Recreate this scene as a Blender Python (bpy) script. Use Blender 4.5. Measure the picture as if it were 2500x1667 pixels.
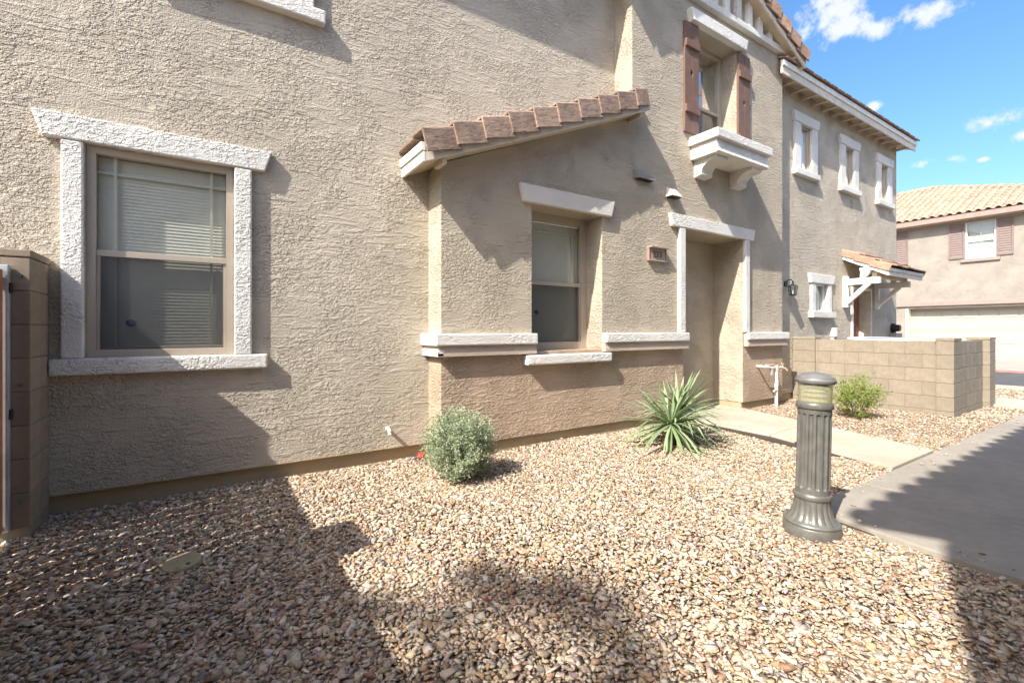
import bpy, bmesh, math, random
import numpy as np
from mathutils import Vector, Matrix, Euler

for o in list(bpy.data.objects):
    bpy.data.objects.remove(o)
random.seed(7)
rng = np.random.default_rng(11)
sc = bpy.context.scene
R = math.radians

# ------------------------------------------------------------------ camera
CAM_H = 1.25
FPX = 1130.0
cam_d = bpy.data.cameras.new('camera')
cam = bpy.data.objects.new('camera', cam_d)
sc.collection.objects.link(cam)
cam.location = (0, 0, CAM_H)
cam.rotation_euler = (R(90), 0, -math.atan2(0.549, 0.836))
cam_d.sensor_width = 36
cam_d.sensor_fit = 'HORIZONTAL'
cam_d.lens = 36 * FPX / 2500
cam_d.shift_y = -27.5 / 2500
cam_d.clip_start = 0.05
cam_d.clip_end = 600
sc.camera = cam

# ------------------------------------------------------------------ sky, sun, exposure
SUN = Vector((1.0, 0.30, -1.02)).normalized()          # direction the light travels
world = bpy.data.worlds.new('World')
sc.world = world
world.use_nodes = True
wn, wl = world.node_tree.nodes, world.node_tree.links
for n in list(wn):
    wn.remove(n)
w_out = wn.new('ShaderNodeOutputWorld')
w_bg = wn.new('ShaderNodeBackground')
sky = wn.new('ShaderNodeTexSky')
sky.sky_type = 'NISHITA'
sky.sun_disc = False
sky.sun_elevation = math.asin(-SUN.z)
sky.sun_rotation = math.atan2(-SUN.x, -SUN.y) % (2 * math.pi)
sky.air_density = 1.0
sky.dust_density = 2.6
sky.ozone_density = 3.0
w_bg.inputs['Strength'].default_value = 0.12
wl.new(w_bg.outputs[0], w_out.inputs[0])
world.cycles.sampling_method = 'MANUAL'
world.cycles.sample_map_resolution = 512


def pix_dir(u, v):
    d = Vector((0.549, 0.836, 0)).normalized()
    r = Vector((0.836, -0.549, 0)).normalized()
    return (d + r * ((u - 1250) / FPX) + Vector((0, 0, 1)) * ((806 - v) / FPX)).normalized()


# small fair-weather clouds: (direction, half width, half height) in the sky dome
clouds = [(pix_dir(2030, 30), .066, .042), (pix_dir(2062, 62), .046, .03), (pix_dir(2010, 5), .045, .025),
          (pix_dir(2145, 72), .016, .02), (pix_dir(2262, 40), .035, .025), (pix_dir(2135, 262), .02, .011),
          (pix_dir(2410, 300), .036, .019), (pix_dir(2455, 292), .034, .02), (pix_dir(2500, 330), .02, .016),
          (pix_dir(2262, 397), .028, .006), (pix_dir(2325, 388), .024, .007), (pix_dir(2402, 390), .008, .005)]
crs = random.Random(3)
for _ in range(3):                                      # the same kind of clouds over the rest of the sky
    a = crs.uniform(R(80), R(330)); e = crs.uniform(R(14), R(60))
    clouds.append((Vector((math.cos(a + R(10)) * math.cos(e), math.sin(a + R(10)) * math.cos(e), math.sin(e))),
                   crs.uniform(.03, .09), crs.uniform(.02, .045)))
tc = wn.new('ShaderNodeTexCoord')


def wmath(op, a, b=None, c=None):
    n = wn.new('ShaderNodeMath'); n.operation = op
    for i, x in enumerate((a, b, c)):
        if x is None:
            continue
        if isinstance(x, (int, float)):
            n.inputs[i].default_value = x
        else:
            wl.new(x, n.inputs[i])
    return n.outputs[0]


SZ = 1.9
sq = wn.new('ShaderNodeVectorMath'); sq.operation = 'MULTIPLY'
wl.new(tc.outputs['Generated'], sq.inputs[0]); sq.inputs[1].default_value = (1, 1, SZ)
best = None
for c, w, h in clouds:
    dn = wn.new('ShaderNodeVectorMath'); dn.operation = 'DISTANCE'
    wl.new(sq.outputs[0], dn.inputs[0]); dn.inputs[1].default_value = (c.x, c.y, c.z * SZ)
    m = wmath('MULTIPLY_ADD', dn.outputs['Value'], -1.0 / (.5 * (w + h * SZ)), 1.0)
    best = m if best is None else wmath('MAXIMUM', best, m)
best = wmath('MAXIMUM', best, -2.0)
cn = wn.new('ShaderNodeTexNoise'); cn.inputs['Scale'].default_value = 27; cn.inputs['Detail'].default_value = 4
cn.inputs['Roughness'].default_value = .62
wl.new(tc.outputs['Generated'], cn.inputs['Vector'])
cm = wmath('ADD', best, wmath('MULTIPLY', wmath('SUBTRACT', cn.outputs[0], .55), 3.2))
mr = wn.new('ShaderNodeMapRange'); mr.interpolation_type = 'SMOOTHSTEP'
wl.new(cm, mr.inputs[0]); mr.inputs[1].default_value = -0.05; mr.inputs[2].default_value = .85
mr.inputs[3].default_value = 0; mr.inputs[4].default_value = .9
mix = wn.new('ShaderNodeMixRGB')
hsv = wn.new('ShaderNodeHueSaturation'); hsv.inputs['Saturation'].default_value = 1.22
wl.new(sky.outputs[0], hsv.inputs['Color'])
wl.new(mr.outputs[0], mix.inputs[0]); wl.new(hsv.outputs[0], mix.inputs[1])
mix.inputs[2].default_value = (3.1, 3.2, 3.4, 1)
wl.new(mix.outputs[0], w_bg.inputs['Color'])

sun_d = bpy.data.lights.new('sun', 'SUN')
sun_d.energy = 3.5
sun_d.angle = R(0.53)
sun_d.color = (1.0, 0.95, 0.87)
sun = bpy.data.objects.new('sun', sun_d)
sc.collection.objects.link(sun)
sun.rotation_euler = SUN.to_track_quat('-Z', 'Y').to_euler()
sun.location = (-8, -3, 9)

sc.view_settings.view_transform = 'Standard'
sc.view_settings.look = 'None'
sc.view_settings.exposure = 1.45
sc.view_settings.gamma = 1.0
sc.cycles.max_bounces = 6
sc.cycles.glossy_bounces = 2
sc.cycles.diffuse_bounces = 3
sc.cycles.transparent_max_bounces = 12
sc.cycles.use_denoising = True
sc.cycles.use_adaptive_sampling = True
sc.cycles.adaptive_threshold = 0.02

# ------------------------------------------------------------------ materials
MATS = {}


def new_mat(name):
    m = bpy.data.materials.new(name); m.use_nodes = True
    nt = m.node_tree
    for n in list(nt.nodes):
        nt.nodes.remove(n)
    out = nt.nodes.new('ShaderNodeOutputMaterial')
    p = nt.nodes.new('ShaderNodeBsdfPrincipled')
    nt.links.new(p.outputs[0], out.inputs[0])
    MATS[name] = m
    return m, nt, p, out


def N(nt, kind, **kw):
    n = nt.nodes.new('ShaderNode' + kind)
    for k, v in kw.items():
        if k in n.inputs:
            n.inputs[k].default_value = v
        else:
            setattr(n, k, v)
    return n


def mathn(nt, op, a, b=0.0, clamp=False):
    n = nt.nodes.new('ShaderNodeMath'); n.operation = op; n.use_clamp = clamp
    for i, x in enumerate((a, b)):
        if isinstance(x, (int, float)):
            n.inputs[i].default_value = x
        else:
            nt.links.new(x, n.inputs[i])
    return n.outputs[0]


def ramp(nt, fac, stops):
    n = nt.nodes.new('ShaderNodeValToRGB')
    e = n.color_ramp.elements
    while len(e) < len(stops):
        e.new(0.5)
    for el, (pos, col) in zip(e, stops):
        el.position = pos
        el.color = (col, col, col, 1) if isinstance(col, (int, float)) else (*col, 1)
    nt.links.new(fac, n.inputs[0])
    return n.outputs[0]


def maprange(nt, v, a, b, c=0.0, d=1.0):
    n = nt.nodes.new('ShaderNodeMapRange')
    nt.links.new(v, n.inputs[0])
    for i, x in enumerate((a, b, c, d)):
        n.inputs[i + 1].default_value = x
    n.interpolation_type = 'SMOOTHSTEP'
    return n.outputs[0]


def vary(nt, col, p, coord, scale=1.5, amount=.12, obj_random=0.0):
    """multiply a base colour by slow noise (weathering) and, optionally, a value per object"""
    ns = N(nt, 'TexNoise', Scale=scale, Detail=3.0, Roughness=.6)
    nt.links.new(coord, ns.inputs['Vector'])
    f = maprange(nt, ns.outputs[0], .3, .7, 1 - amount, 1 + amount)
    if obj_random:
        oi = N(nt, 'ObjectInfo')
        f = mathn(nt, 'MULTIPLY', f, maprange(nt, oi.outputs['Random'], 0, 1, 1 - obj_random, 1 + obj_random))
    mx = nt.nodes.new('ShaderNodeVectorMath'); mx.operation = 'SCALE'
    if isinstance(col, tuple):
        mx.inputs[0].default_value = col
    else:
        nt.links.new(col, mx.inputs[0])
    nt.links.new(f, mx.inputs['Scale'])
    nt.links.new(mx.outputs[0], p.inputs['Base Color'])


def stucco(name, col, scale=41.0, dist=.0090, patch=1.0, stain=.07):
    m, nt, p, out = new_mat(name)
    p.inputs['Roughness'].default_value = .92
    p.inputs['Specular IOR Level'].default_value = .15
    tcn = N(nt, 'TexCoord')
    co = tcn.outputs['Object']
    # trowel sweeps: short worm-like ridges that lean one way here and another way there
    low = N(nt, 'TexNoise', Scale=2.4, Detail=3.0, Roughness=.6)
    nt.links.new(co, low.inputs['Vector'])
    hs = []
    for rot in (R(24), R(-16)):
        mp = N(nt, 'Mapping'); mp.inputs['Rotation'].default_value = (0, rot, 0); mp.inputs['Scale'].default_value = (.72, .9, 1.2)
        nt.links.new(co, mp.inputs[0])
        n1 = N(nt, 'TexNoise', Scale=scale, Detail=2.0, Roughness=.62, Distortion=.4)
        nt.links.new(mp.outputs[0], n1.inputs['Vector'])
        hs.append(n1.outputs[0])
    mixn = N(nt, 'Mix'); mixn.data_type = 'FLOAT'
    nt.links.new(maprange(nt, low.outputs[0], .44, .56), mixn.inputs[0])
    nt.links.new(hs[0], mixn.inputs[2]); nt.links.new(hs[1], mixn.inputs[3])
    h1 = maprange(nt, mixn.outputs[0], .41, .60)
    n2 = N(nt, 'TexNoise', Scale=scale * 2.6, Detail=2.0)
    nt.links.new(co, n2.inputs['Vector'])
    mp3 = N(nt, 'Mapping'); mp3.inputs['Rotation'].default_value = (0, R(-33), 0); mp3.inputs['Scale'].default_value = (.16, .5, 1.0)
    nt.links.new(co, mp3.inputs[0])
    n3 = N(nt, 'TexNoise', Scale=scale * .62, Detail=1.0); nt.links.new(mp3.outputs[0], n3.inputs['Vector'])
    sweep = maprange(nt, n3.outputs[0], .56, .63)
    sepl = N(nt, 'SeparateColor'); nt.links.new(low.outputs['Color'], sepl.inputs[0])
    rough = maprange(nt, sepl.outputs[1], .42, .58, .18, 1.05)
    hh = mathn(nt, 'ADD', mathn(nt, 'MULTIPLY', h1, rough), mathn(nt, 'MULTIPLY', n2.outputs[0], .70))
    hh = mathn(nt, 'ADD', hh, mathn(nt, 'MULTIPLY', low.outputs[0], .35 * patch))
    hh = mathn(nt, 'ADD', hh, mathn(nt, 'MULTIPLY', sweep, .42 * patch))
    b = N(nt, 'Bump'); b.inputs['Strength'].default_value = 1.0; b.inputs['Distance'].default_value = dist
    nt.links.new(hh, b.inputs['Height'])
    nt.links.new(b.outputs[0], p.inputs['Normal'])
    vary(nt, col, p, co, 1.7, stain)
    return m


stucco('stucco_main', (.485, .428, .34))
stucco('stucco_front', (.468, .405, .312), 42, .0088)
stucco('stucco_base', (.455, .345, .25), 40, .010)
stucco('stucco_wing', (.495, .435, .345), 40, .0090)
stucco('stucco_smooth', (.50, .41, .325), 60, .0022, .4)
stucco('trim_white', (.71, .685, .625), 40, .0068, .3, .06)
stucco('trim_smooth', (.66, .615, .55), 60, .0022, .3, .05)
stucco('stucco_far', (.30, .265, .22), 30, .006)
stucco('stucco_pale', (.72, .64, .52), 40, .010)
stucco('foundation', (.40, .315, .20), 70, .0012, .5, .10)


def plain(name, col, rough=.6, noise=6.0, amount=.1, bump=0.0, bscale=60.0, metal=0.0, objr=0.0, spec=.4):
    m, nt, p, out = new_mat(name)
    p.inputs['Roughness'].default_value = rough
    p.inputs['Metallic'].default_value = metal
    p.inputs['Specular IOR Level'].default_value = spec
    co = N(nt, 'TexCoord').outputs['Object']
    vary(nt, col, p, co, noise, amount, objr)
    if bump:
        ns = N(nt, 'TexNoise', Scale=bscale, Detail=4.0)
        nt.links.new(co, ns.inputs['Vector'])
        b = N(nt, 'Bump'); b.inputs['Distance'].default_value = bump
        nt.links.new(ns.outputs[0], b.inputs['Height']); nt.links.new(b.outputs[0], p.inputs['Normal'])
    return m


plain('paint_cream', (.66, .60, .50), .65, 9, .10, .0008, 40)
plain('paint_soffit', (.60, .50, .37), .7, 5, .08, .0006)
plain('paint_white', (.80, .77, .71), .6, 9, .07, .0008)
plain('shutter_brown', (.175, .10, .07), .7, 7, .10, .0006, 90)
plain('shutter_far', (.21, .155, .135), .7, 7, .06)
plain('trim_far', (.27, .215, .18), .75, 5, .06, .0008)
plain('vinyl_taupe', (.42, .36, .285), .45, 3, .05)
plain('vinyl_white', (.72, .72, .70), .4, 3, .04)
plain('muntin', (.70, .69, .60), .4, 3, .03)
plain('blind', (.84, .82, .74), .6, 4, .04)
plain('curtain', (.62, .57, .45), .85, 12, .08)
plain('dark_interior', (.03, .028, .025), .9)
plain('block', (.275, .232, .175), .92, 14, .08, .0016, 130, objr=.05, spec=.2)
plain('block_dark', (.27, .215, .155), .92, 14, .10, .0016, 130, objr=.06, spec=.2)
plain('mortar', (.22, .182, .14), .95, 20, .1, .001, 150)
def concrete_mat(name, col):
    m, nt, p, out = new_mat(name)
    p.inputs['Roughness'].default_value = .9; p.inputs['Specular IOR Level'].default_value = .2
    co = N(nt, 'TexCoord').outputs['Object']
    n0 = N(nt, 'TexNoise', Scale=.9, Detail=5.0, Roughness=.65); nt.links.new(co, n0.inputs['Vector'])
    n1 = N(nt, 'TexNoise', Scale=14.0, Detail=4.0, Roughness=.7); nt.links.new(co, n1.inputs['Vector'])
    mp = N(nt, 'Mapping'); mp.inputs['Scale'].default_value = (4.0, 260.0, 1.0); nt.links.new(co, mp.inputs[0])
    n2 = N(nt, 'TexNoise', Scale=1.0, Detail=2.0); nt.links.new(mp.outputs[0], n2.inputs['Vector'])
    f = mathn(nt, 'MULTIPLY', maprange(nt, n0.outputs[0], .3, .7, .86, 1.08), maprange(nt, n1.outputs[0], .3, .72, .93, 1.05))
    sp = maprange(nt, n1.outputs[0], .70, .74, 1.0, .72)
    f = mathn(nt, 'MULTIPLY', f, sp)
    mx = nt.nodes.new('ShaderNodeVectorMath'); mx.operation = 'SCALE'
    mx.inputs[0].default_value = col; nt.links.new(f, mx.inputs['Scale']); nt.links.new(mx.outputs[0], p.inputs['Base Color'])
    b = N(nt, 'Bump'); b.inputs['Distance'].default_value = .0014
    nt.links.new(n2.outputs[0], b.inputs['Height']); nt.links.new(b.outputs[0], p.inputs['Normal'])


concrete_mat('concrete', (.45, .39, .305))
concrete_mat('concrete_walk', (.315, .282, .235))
plain('joint_dark', (.06, .05, .04), .95)
plain('asphalt', (.085, .082, .08), .9, 3, .15, .003, 120)
plain('apron', (.33, .29, .245), .9, 1.2, .08)
plain('kerb_red', (.45, .17, .13), .85, 4, .15)
plain('dirt', (.20, .145, .10), .95, 8, .25, .01, 60)
plain('bronze', (.15, .147, .13), .42, 14, .16, .0006, 120, metal=.25, spec=.5)
plain('bronze_cap', (.19, .185, .175), .5, 10, .18, .0006, 120, metal=.2)
plain('pvc', (.80, .77, .70), .45, 10, .08)
plain('pvc_tan', (.62, .50, .36), .5, 10, .1)
plain('galvanised', (.50, .53, .54), .45, 8, .12, metal=.55)
plain('black_metal', (.022, .021, .02), .45, 8, .2)
plain('grey_metal', (.28, .27, .25), .5, 8, .1)
plain('copper_red', (.60, .05, .035), .38, 6, .08)
plain('blue_rubber', (.05, .07, .20), .5)
plain('lid_tan', (.36, .305, .19), .7, 9, .08, .0006, 90)
plain('twig', (.10, .075, .05), .8, 20, .2)
plain('door_brown', (.235, .095, .045), .55, 6, .12)
plain('garage_cream', (.38, .345, .285), .55, 2, .03)
plain('plaque', (.37, .285, .235), .6, 10, .06)
plain('plaque_edge', (.33, .21, .17), .6, 10, .06)
plain('numerals', (.16, .085, .06), .6)
plain('cedar', (.36, .135, .05), .6, 5, .15, .0012, 40, objr=.12)
plain('sticker', (.010, .018, .036), .6)
plain('plastic_white', (.82, .84, .86), .35, 3, .02)
plain('plastic_grey', (.23, .25, .28), .5, 3, .04)
plain('vent_grey', (.24, .22, .19), .55, 6, .08)
plain('vent_white', (.56, .51, .43), .55, 6, .05)
plain('lamp_reflector', (.40, .385, .27), .35, 4, .05)
plain('bark', (.16, .115, .08), .9, 12, .2, .004, 40)


def tile_mat(name, base, dark, light):
    m, nt, p, out = new_mat(name)
    p.inputs['Roughness'].default_value = .88
    p.inputs['Specular IOR Level'].default_value = .2
    co = N(nt, 'TexCoord').outputs['Object']
    oi = N(nt, 'ObjectInfo')
    add = nt.nodes.new('ShaderNodeVectorMath'); add.operation = 'ADD'
    nt.links.new(co, add.inputs[0])
    off = nt.nodes.new('ShaderNodeVectorMath'); off.operation = 'SCALE'
    off.inputs[0].default_value = (13.1, 7.7, 5.3)
    nt.links.new(oi.outputs['Random'], off.inputs['Scale'])
    nt.links.new(off.outputs[0], add.inputs[1])
    mp = N(nt, 'Mapping'); mp.inputs['Scale'].default_value = (7.0, 14.0, 20.0)
    nt.links.new(add.outputs[0], mp.inputs[0])
    ns = N(nt, 'TexNoise', Scale=1.6, Detail=5.0, Roughness=.7)
    nt.links.new(mp.outputs[0], ns.inputs['Vector'])
    c = ramp(nt, ns.outputs[0], [(.30, dark), (.5, base), (.74, light)])
    vary(nt, c, p, add.outputs[0], 5, .15, .12)
    b = N(nt, 'Bump'); b.inputs['Distance'].default_value = .006
    nt.links.new(ns.outputs[0], b.inputs['Height']); nt.links.new(b.outputs[0], p.inputs['Normal'])
    return m


tile_mat('tile_brown', (.31, .22, .168), (.15, .102, .078), (.41, .31, .242))
tile_mat('tile_orange', (.36, .235, .16), (.25, .15, .10), (.45, .33, .245))
tile_mat('tile_far', (.42, .295, .21), (.31, .20, .135), (.48, .36, .27))


def schlick(nt, f0=.04):
    """reflectance that is the same from either side of a thin pane"""
    g = N(nt, 'NewGeometry')
    d = nt.nodes.new('ShaderNodeVectorMath'); d.operation = 'DOT_PRODUCT'
    nt.links.new(g.outputs['Normal'], d.inputs[0]); nt.links.new(g.outputs['Incoming'], d.inputs[1])
    c = mathn(nt, 'SUBTRACT', 1.0, mathn(nt, 'ABSOLUTE', d.outputs['Value']))
    return mathn(nt, 'MULTIPLY_ADD' if False else 'ADD', mathn(nt, 'MULTIPLY', mathn(nt, 'POWER', c, 5.0), 1 - f0), f0)


def glass_mat(name, tint, gloss=.10):
    m, nt, p, out = new_mat(name)
    nt.nodes.remove(p)
    tr = N(nt, 'BsdfTransparent', Color=(*tint, 1))
    gl = N(nt, 'BsdfGlossy', Color=(1, 1, 1, 1), Roughness=.015)
    f = mathn(nt, 'ADD', mathn(nt, 'MULTIPLY', schlick(nt), 1.15), gloss * .3, True)
    mx = N(nt, 'MixShader')
    nt.links.new(f, mx.inputs[0]); nt.links.new(tr.outputs[0], mx.inputs[1]); nt.links.new(gl.outputs[0], mx.inputs[2])
    nt.links.new(mx.outputs[0], out.inputs[0])
    return m


glass_mat('glass', (.78, .80, .77))
glass_mat('glass_clear', (.72, .76, .75))
glass_mat('glass_blue', (.60, .66, .72), .6)
glass_mat('glass_sky', (.62, .68, .74), 1.9)


def screen_mat():
    m, nt, p, out = new_mat('insect_screen')
    p.inputs['Base Color'].default_value = (.045, .045, .045, 1); p.inputs['Roughness'].default_value = .7
    tr = N(nt, 'BsdfTransparent', Color=(1, 1, 1, 1))
    mx = N(nt, 'MixShader'); mx.inputs[0].default_value = .50
    nt.links.new(tr.outputs[0], mx.inputs[1]); nt.links.new(p.outputs[0], mx.inputs[2])
    nt.links.new(mx.outputs[0], out.inputs[0])


screen_mat()


def lens_mat():
    m, nt, p, out = new_mat('lamp_lens')
    p.inputs['Base Color'].default_value = (.43, .42, .29, 1); p.inputs['Roughness'].default_value = .15
    tr = N(nt, 'BsdfTransparent', Color=(.93, .92, .74, 1))
    gl = N(nt, 'BsdfGlossy', Color=(1, 1, 1, 1), Roughness=.05)
    m1 = N(nt, 'MixShader'); m1.inputs[0].default_value = .48
    nt.links.new(tr.outputs[0], m1.inputs[1]); nt.links.new(p.outputs[0], m1.inputs[2])
    m2 = N(nt, 'MixShader')
    nt.links.new(schlick(nt), m2.inputs[0]); nt.links.new(m1.outputs[0], m2.inputs[1]); nt.links.new(gl.outputs[0], m2.inputs[2])
    nt.links.new(m2.outputs[0], out.inputs[0])


lens_mat()


def leaf_mat(name, c0, c1, trans=.35, rough=.55):
    m, nt, p, out = new_mat(name)
    at = N(nt, 'Attribute', attribute_name='tone')
    c = ramp(nt, at.outputs['Fac'], [(0, c0), (1, c1)])
    nt.links.new(c, p.inputs['Base Color'])
    p.inputs['Roughness'].default_value = rough
    p.inputs['Specular IOR Level'].default_value = .35
    tl = N(nt, 'BsdfTranslucent')
    nt.links.new(c, tl.inputs['Color'])
    mx = N(nt, 'MixShader'); mx.inputs[0].default_value = trans
    nt.links.new(p.outputs[0], mx.inputs[1]); nt.links.new(tl.outputs[0], mx.inputs[2])
    nt.links.new(mx.outputs[0], out.inputs[0])


leaf_mat('leaf_grey', (.18, .24, .115), (.57, .63, .44))
leaf_mat('leaf_yucca', (.13, .20, .085), (.35, .43, .235), .2, .42)
leaf_mat('leaf_green', (.10, .17, .03), (.42, .47, .12))
leaf_mat('leaf_dark', (.03, .06, .02), (.08, .12, .04))


def pebble_mat():
    m, nt, p, out = new_mat('pebble')
    at = N(nt, 'Attribute', attribute_name='tint')
    co = N(nt, 'TexCoord').outputs['Object']
    p.inputs['Roughness'].default_value = .92
    p.inputs['Specular IOR Level'].default_value = .12
    vary(nt, at.outputs['Color'], p, co, 110, .14)


pebble_mat()


def pebble_ground_mat():
    """gravel too far off to tell the stones apart"""
    m, nt, p, out = new_mat('gravel_ground')
    co = N(nt, 'TexCoord').outputs['Object']
    vo = N(nt, 'TexVoronoi', Scale=34.0)
    nt.links.new(co, vo.inputs['Vector'])
    sp = N(nt, 'SeparateColor'); nt.links.new(vo.outputs['Color'], sp.inputs[0])
    c = ramp(nt, sp.outputs[0], [(0, (.15, .105, .075)), (.3, (.30, .21, .13)), (.6, (.34, .265, .185)), (1, (.42, .35, .27))])
    nt.links.new(c, p.inputs['Base Color'])
    p.inputs['Roughness'].default_value = .9
    b = N(nt, 'Bump'); b.inputs['Distance'].default_value = .018; b.invert = True
    nt.links.new(vo.outputs['Distance'], b.inputs['Height']); nt.links.new(b.outputs[0], p.inputs['Normal'])


pebble_ground_mat()

# ------------------------------------------------------------------ mesh helpers
COL = sc.collection


def mark(o, label=None, cat=None, group=None, kind=None):
    if label: o['label'] = label
    if cat: o['category'] = cat
    if group: o['group'] = group
    if kind: o['kind'] = kind
    return o


def set_parent(o, parent):
    if parent is not None:
        o.parent = parent
        M = Matrix.Identity(4); p = parent
        while p is not None:
            M = (p.matrix_parent_inverse @ p.matrix_basis if p.parent else p.matrix_basis) @ M if p is parent else \
                (p.matrix_parent_inverse @ p.matrix_basis if p.parent else p.matrix_basis) @ M
            p = p.parent
        o.matrix_parent_inverse = M.inverted()


def link(o, parent=None):
    COL.objects.link(o)
    set_parent(o, parent)
    return o


def thing(name, label, cat, loc=(0, 0, 0), group=None):
    o = bpy.data.objects.new(name, None)
    o.empty_display_size = .1
    o.location = loc
    COL.objects.link(o)
    return mark(o, label, cat, group)


class MB:
    def __init__(self):
        self.v, self.f = [], []

    def face(self, *pts):
        n = len(self.v); self.v += [tuple(p) for p in pts]; self.f.append(tuple(range(n, n + len(pts))))
        return self

    def box(self, x0, x1, y0, y1, z0, z1):
        n = len(self.v)
        self.v += [(x0, y0, z0), (x1, y0, z0), (x1, y1, z0), (x0, y1, z0), (x0, y0, z1), (x1, y0, z1), (x1, y1, z1), (x0, y1, z1)]
        self.f += [tuple(n + i for i in q) for q in ((0, 3, 2, 1), (4, 5, 6, 7), (0, 1, 5, 4), (1, 2, 6, 5), (2, 3, 7, 6), (3, 0, 4, 7))]
        return self

    def prism(self, poly, a0, a1, axis='Y'):
        """extrude a polygon: axis Y -> poly in (x,z); axis X -> poly in (y,z); axis Z -> poly in (x,y)"""
        def P(p, a):
            return {'Y': (p[0], a, p[1]), 'X': (a, p[0], p[1]), 'Z': (p[0], p[1], a)}[axis]
        n = len(self.v); k = len(poly)
        self.v += [P(p, a0) for p in poly] + [P(p, a1) for p in poly]
        self.f.append(tuple(range(n, n + k))); self.f.append(tuple(range(n + 2 * k - 1, n + k - 1, -1)))
        for i in range(k):
            j = (i + 1) % k
            self.f.append((n + i, n + k + i, n + k + j, n + j))
        return self

    def beam(self, a, b, w, h, up=(0, 0, 1)):
        a, b = Vector(a), Vector(b)
        d = (b - a).normalized(); s = d.cross(Vector(up)).normalized(); t = s.cross(d)
        n = len(self.v)
        for p in (a, b):
            for q in ((-1, -1), (1, -1), (1, 1), (-1, 1)):
                self.v.append(tuple(p + s * (q[0] * w / 2) + t * (q[1] * h / 2)))
        self.f += [tuple(n + i for i in q) for q in ((0, 1, 2, 3), (7, 6, 5, 4), (0, 4, 5, 1), (1, 5, 6, 2), (2, 6, 7, 3), (3, 7, 4, 0))]
        return self

    def tube(self, pts, r, seg=10, caps=True):
        pts = [Vector(p) for p in pts]
        rs = r if isinstance(r, (list, tuple)) else [r] * len(pts)
        n = len(self.v)
        ref = Vector((0, 0, 1))
        for i, p in enumerate(pts):
            d = (pts[min(i + 1, len(pts) - 1)] - pts[max(i - 1, 0)]).normalized()
            rf = ref if abs(d.z) < .9 else Vector((1, 0, 0))
            s = d.cross(rf).normalized(); t = s.cross(d)
            for k in range(seg):
                a = 2 * math.pi * k / seg
                self.v.append(tuple(p + (s * math.cos(a) + t * math.sin(a)) * rs[i]))
        for i in range(len(pts) - 1):
            for k in range(seg):
                k2 = (k + 1) % seg
                self.f.append((n + i * seg + k, n + i * seg + k2, n + (i + 1) * seg + k2, n + (i + 1) * seg + k))
        if caps:
            self.f.append(tuple(n + k for k in range(seg))[::-1])
            m = n + (len(pts) - 1) * seg
            self.f.append(tuple(m + k for k in range(seg)))
        return self

    def lathe(self, prof, cx, cy, seg=32, mod=None):
        n = len(self.v)
        for i, (r, z) in enumerate(prof):
            for k in range(seg):
                a = 2 * math.pi * k / seg
                rr = r * (mod(a, z, r) if mod else 1)
                self.v.append((cx + rr * math.cos(a), cy + rr * math.sin(a), z))
        for i in range(len(prof) - 1):
            for k in range(seg):
                k2 = (k + 1) % seg
                self.f.append((n + i * seg + k, n + i * seg + k2, n + (i + 1) * seg + k2, n + (i + 1) * seg + k))
        self.f.append(tuple(n + k for k in range(seg))[::-1])
        m = n + (len(prof) - 1) * seg
        self.f.append(tuple(m + k for k in range(seg)))
        return self

    def mesh(self, name, mat, bevel=0.0, smooth=False, fix=True):
        me = bpy.data.meshes.new(name)
        bm = bmesh.new()
        vs = [bm.verts.new(v) for v in self.v]
        for f in self.f:
            try:
                bm.faces.new([vs[i] for i in f])
            except ValueError:
                pass
        bmesh.ops.remove_doubles(bm, verts=bm.verts, dist=1e-5)
        if fix:
            bmesh.ops.recalc_face_normals(bm, faces=bm.faces)
        if bevel:
            es = [e for e in bm.edges if len(e.link_faces) == 2 and e.calc_face_angle(0) > .5]
            bmesh.ops.bevel(bm, geom=es, offset=bevel, segments=2, profile=.6, affect='EDGES', clamp_overlap=True)
        bm.to_mesh(me); bm.free()
        me.materials.append(MATS[mat])
        if smooth:
            for p in me.polygons:
                p.use_smooth = True
            try:
                me.set_sharp_from_angle(angle=R(38))
            except Exception:
                pass
        return me

    def build(self, name, mat, parent=None, bevel=0.0, smooth=False, fix=True):
        return link(bpy.data.objects.new(name, self.mesh(name, mat, bevel, smooth, fix)), parent)


def wall_sheet(mb, axis, c, a0, a1, z0, z1, holes=(), back=None):
    """rectangle in plane axis=c with rectangular holes (a0,a1,z0,z1,depth); reveals run to c+depth"""
    def P(a, z, d=0):
        return (a, c + d, z) if axis == 'Y' else (c + d, a, z)
    xs = sorted({a0, a1, *[h[0] for h in holes], *[h[1] for h in holes]})
    zs = sorted({z0, z1, *[h[2] for h in holes], *[h[3] for h in holes]})
    for i in range(len(xs) - 1):
        for j in range(len(zs) - 1):
            mx, mz = (xs[i] + xs[i + 1]) / 2, (zs[j] + zs[j + 1]) / 2
            if any(h[0] < mx < h[1] and h[2] < mz < h[3] for h in holes):
                continue
            mb.face(P(xs[i], zs[j]), P(xs[i + 1], zs[j]), P(xs[i + 1], zs[j + 1]), P(xs[i], zs[j + 1]))
    for h0, h1, g0, g1, d, *skip in holes:
        mb.face(P(h0, g0), P(h0, g0, d), P(h0, g1, d), P(h0, g1))
        mb.face(P(h1, g0), P(h1, g1), P(h1, g1, d), P(h1, g0, d))
        if 'top' not in skip: mb.face(P(h0, g1), P(h0, g1, d), P(h1, g1, d), P(h1, g1))
        if 'bottom' not in skip: mb.face(P(h0, g0), P(h1, g0), P(h1, g0, d), P(h0, g0, d))
    return mb


def place(name, me, M, parent=None):
    o = bpy.data.objects.new(name, me)
    COL.objects.link(o)
    o.matrix_basis = M
    set_parent(o, parent)
    return o


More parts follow.
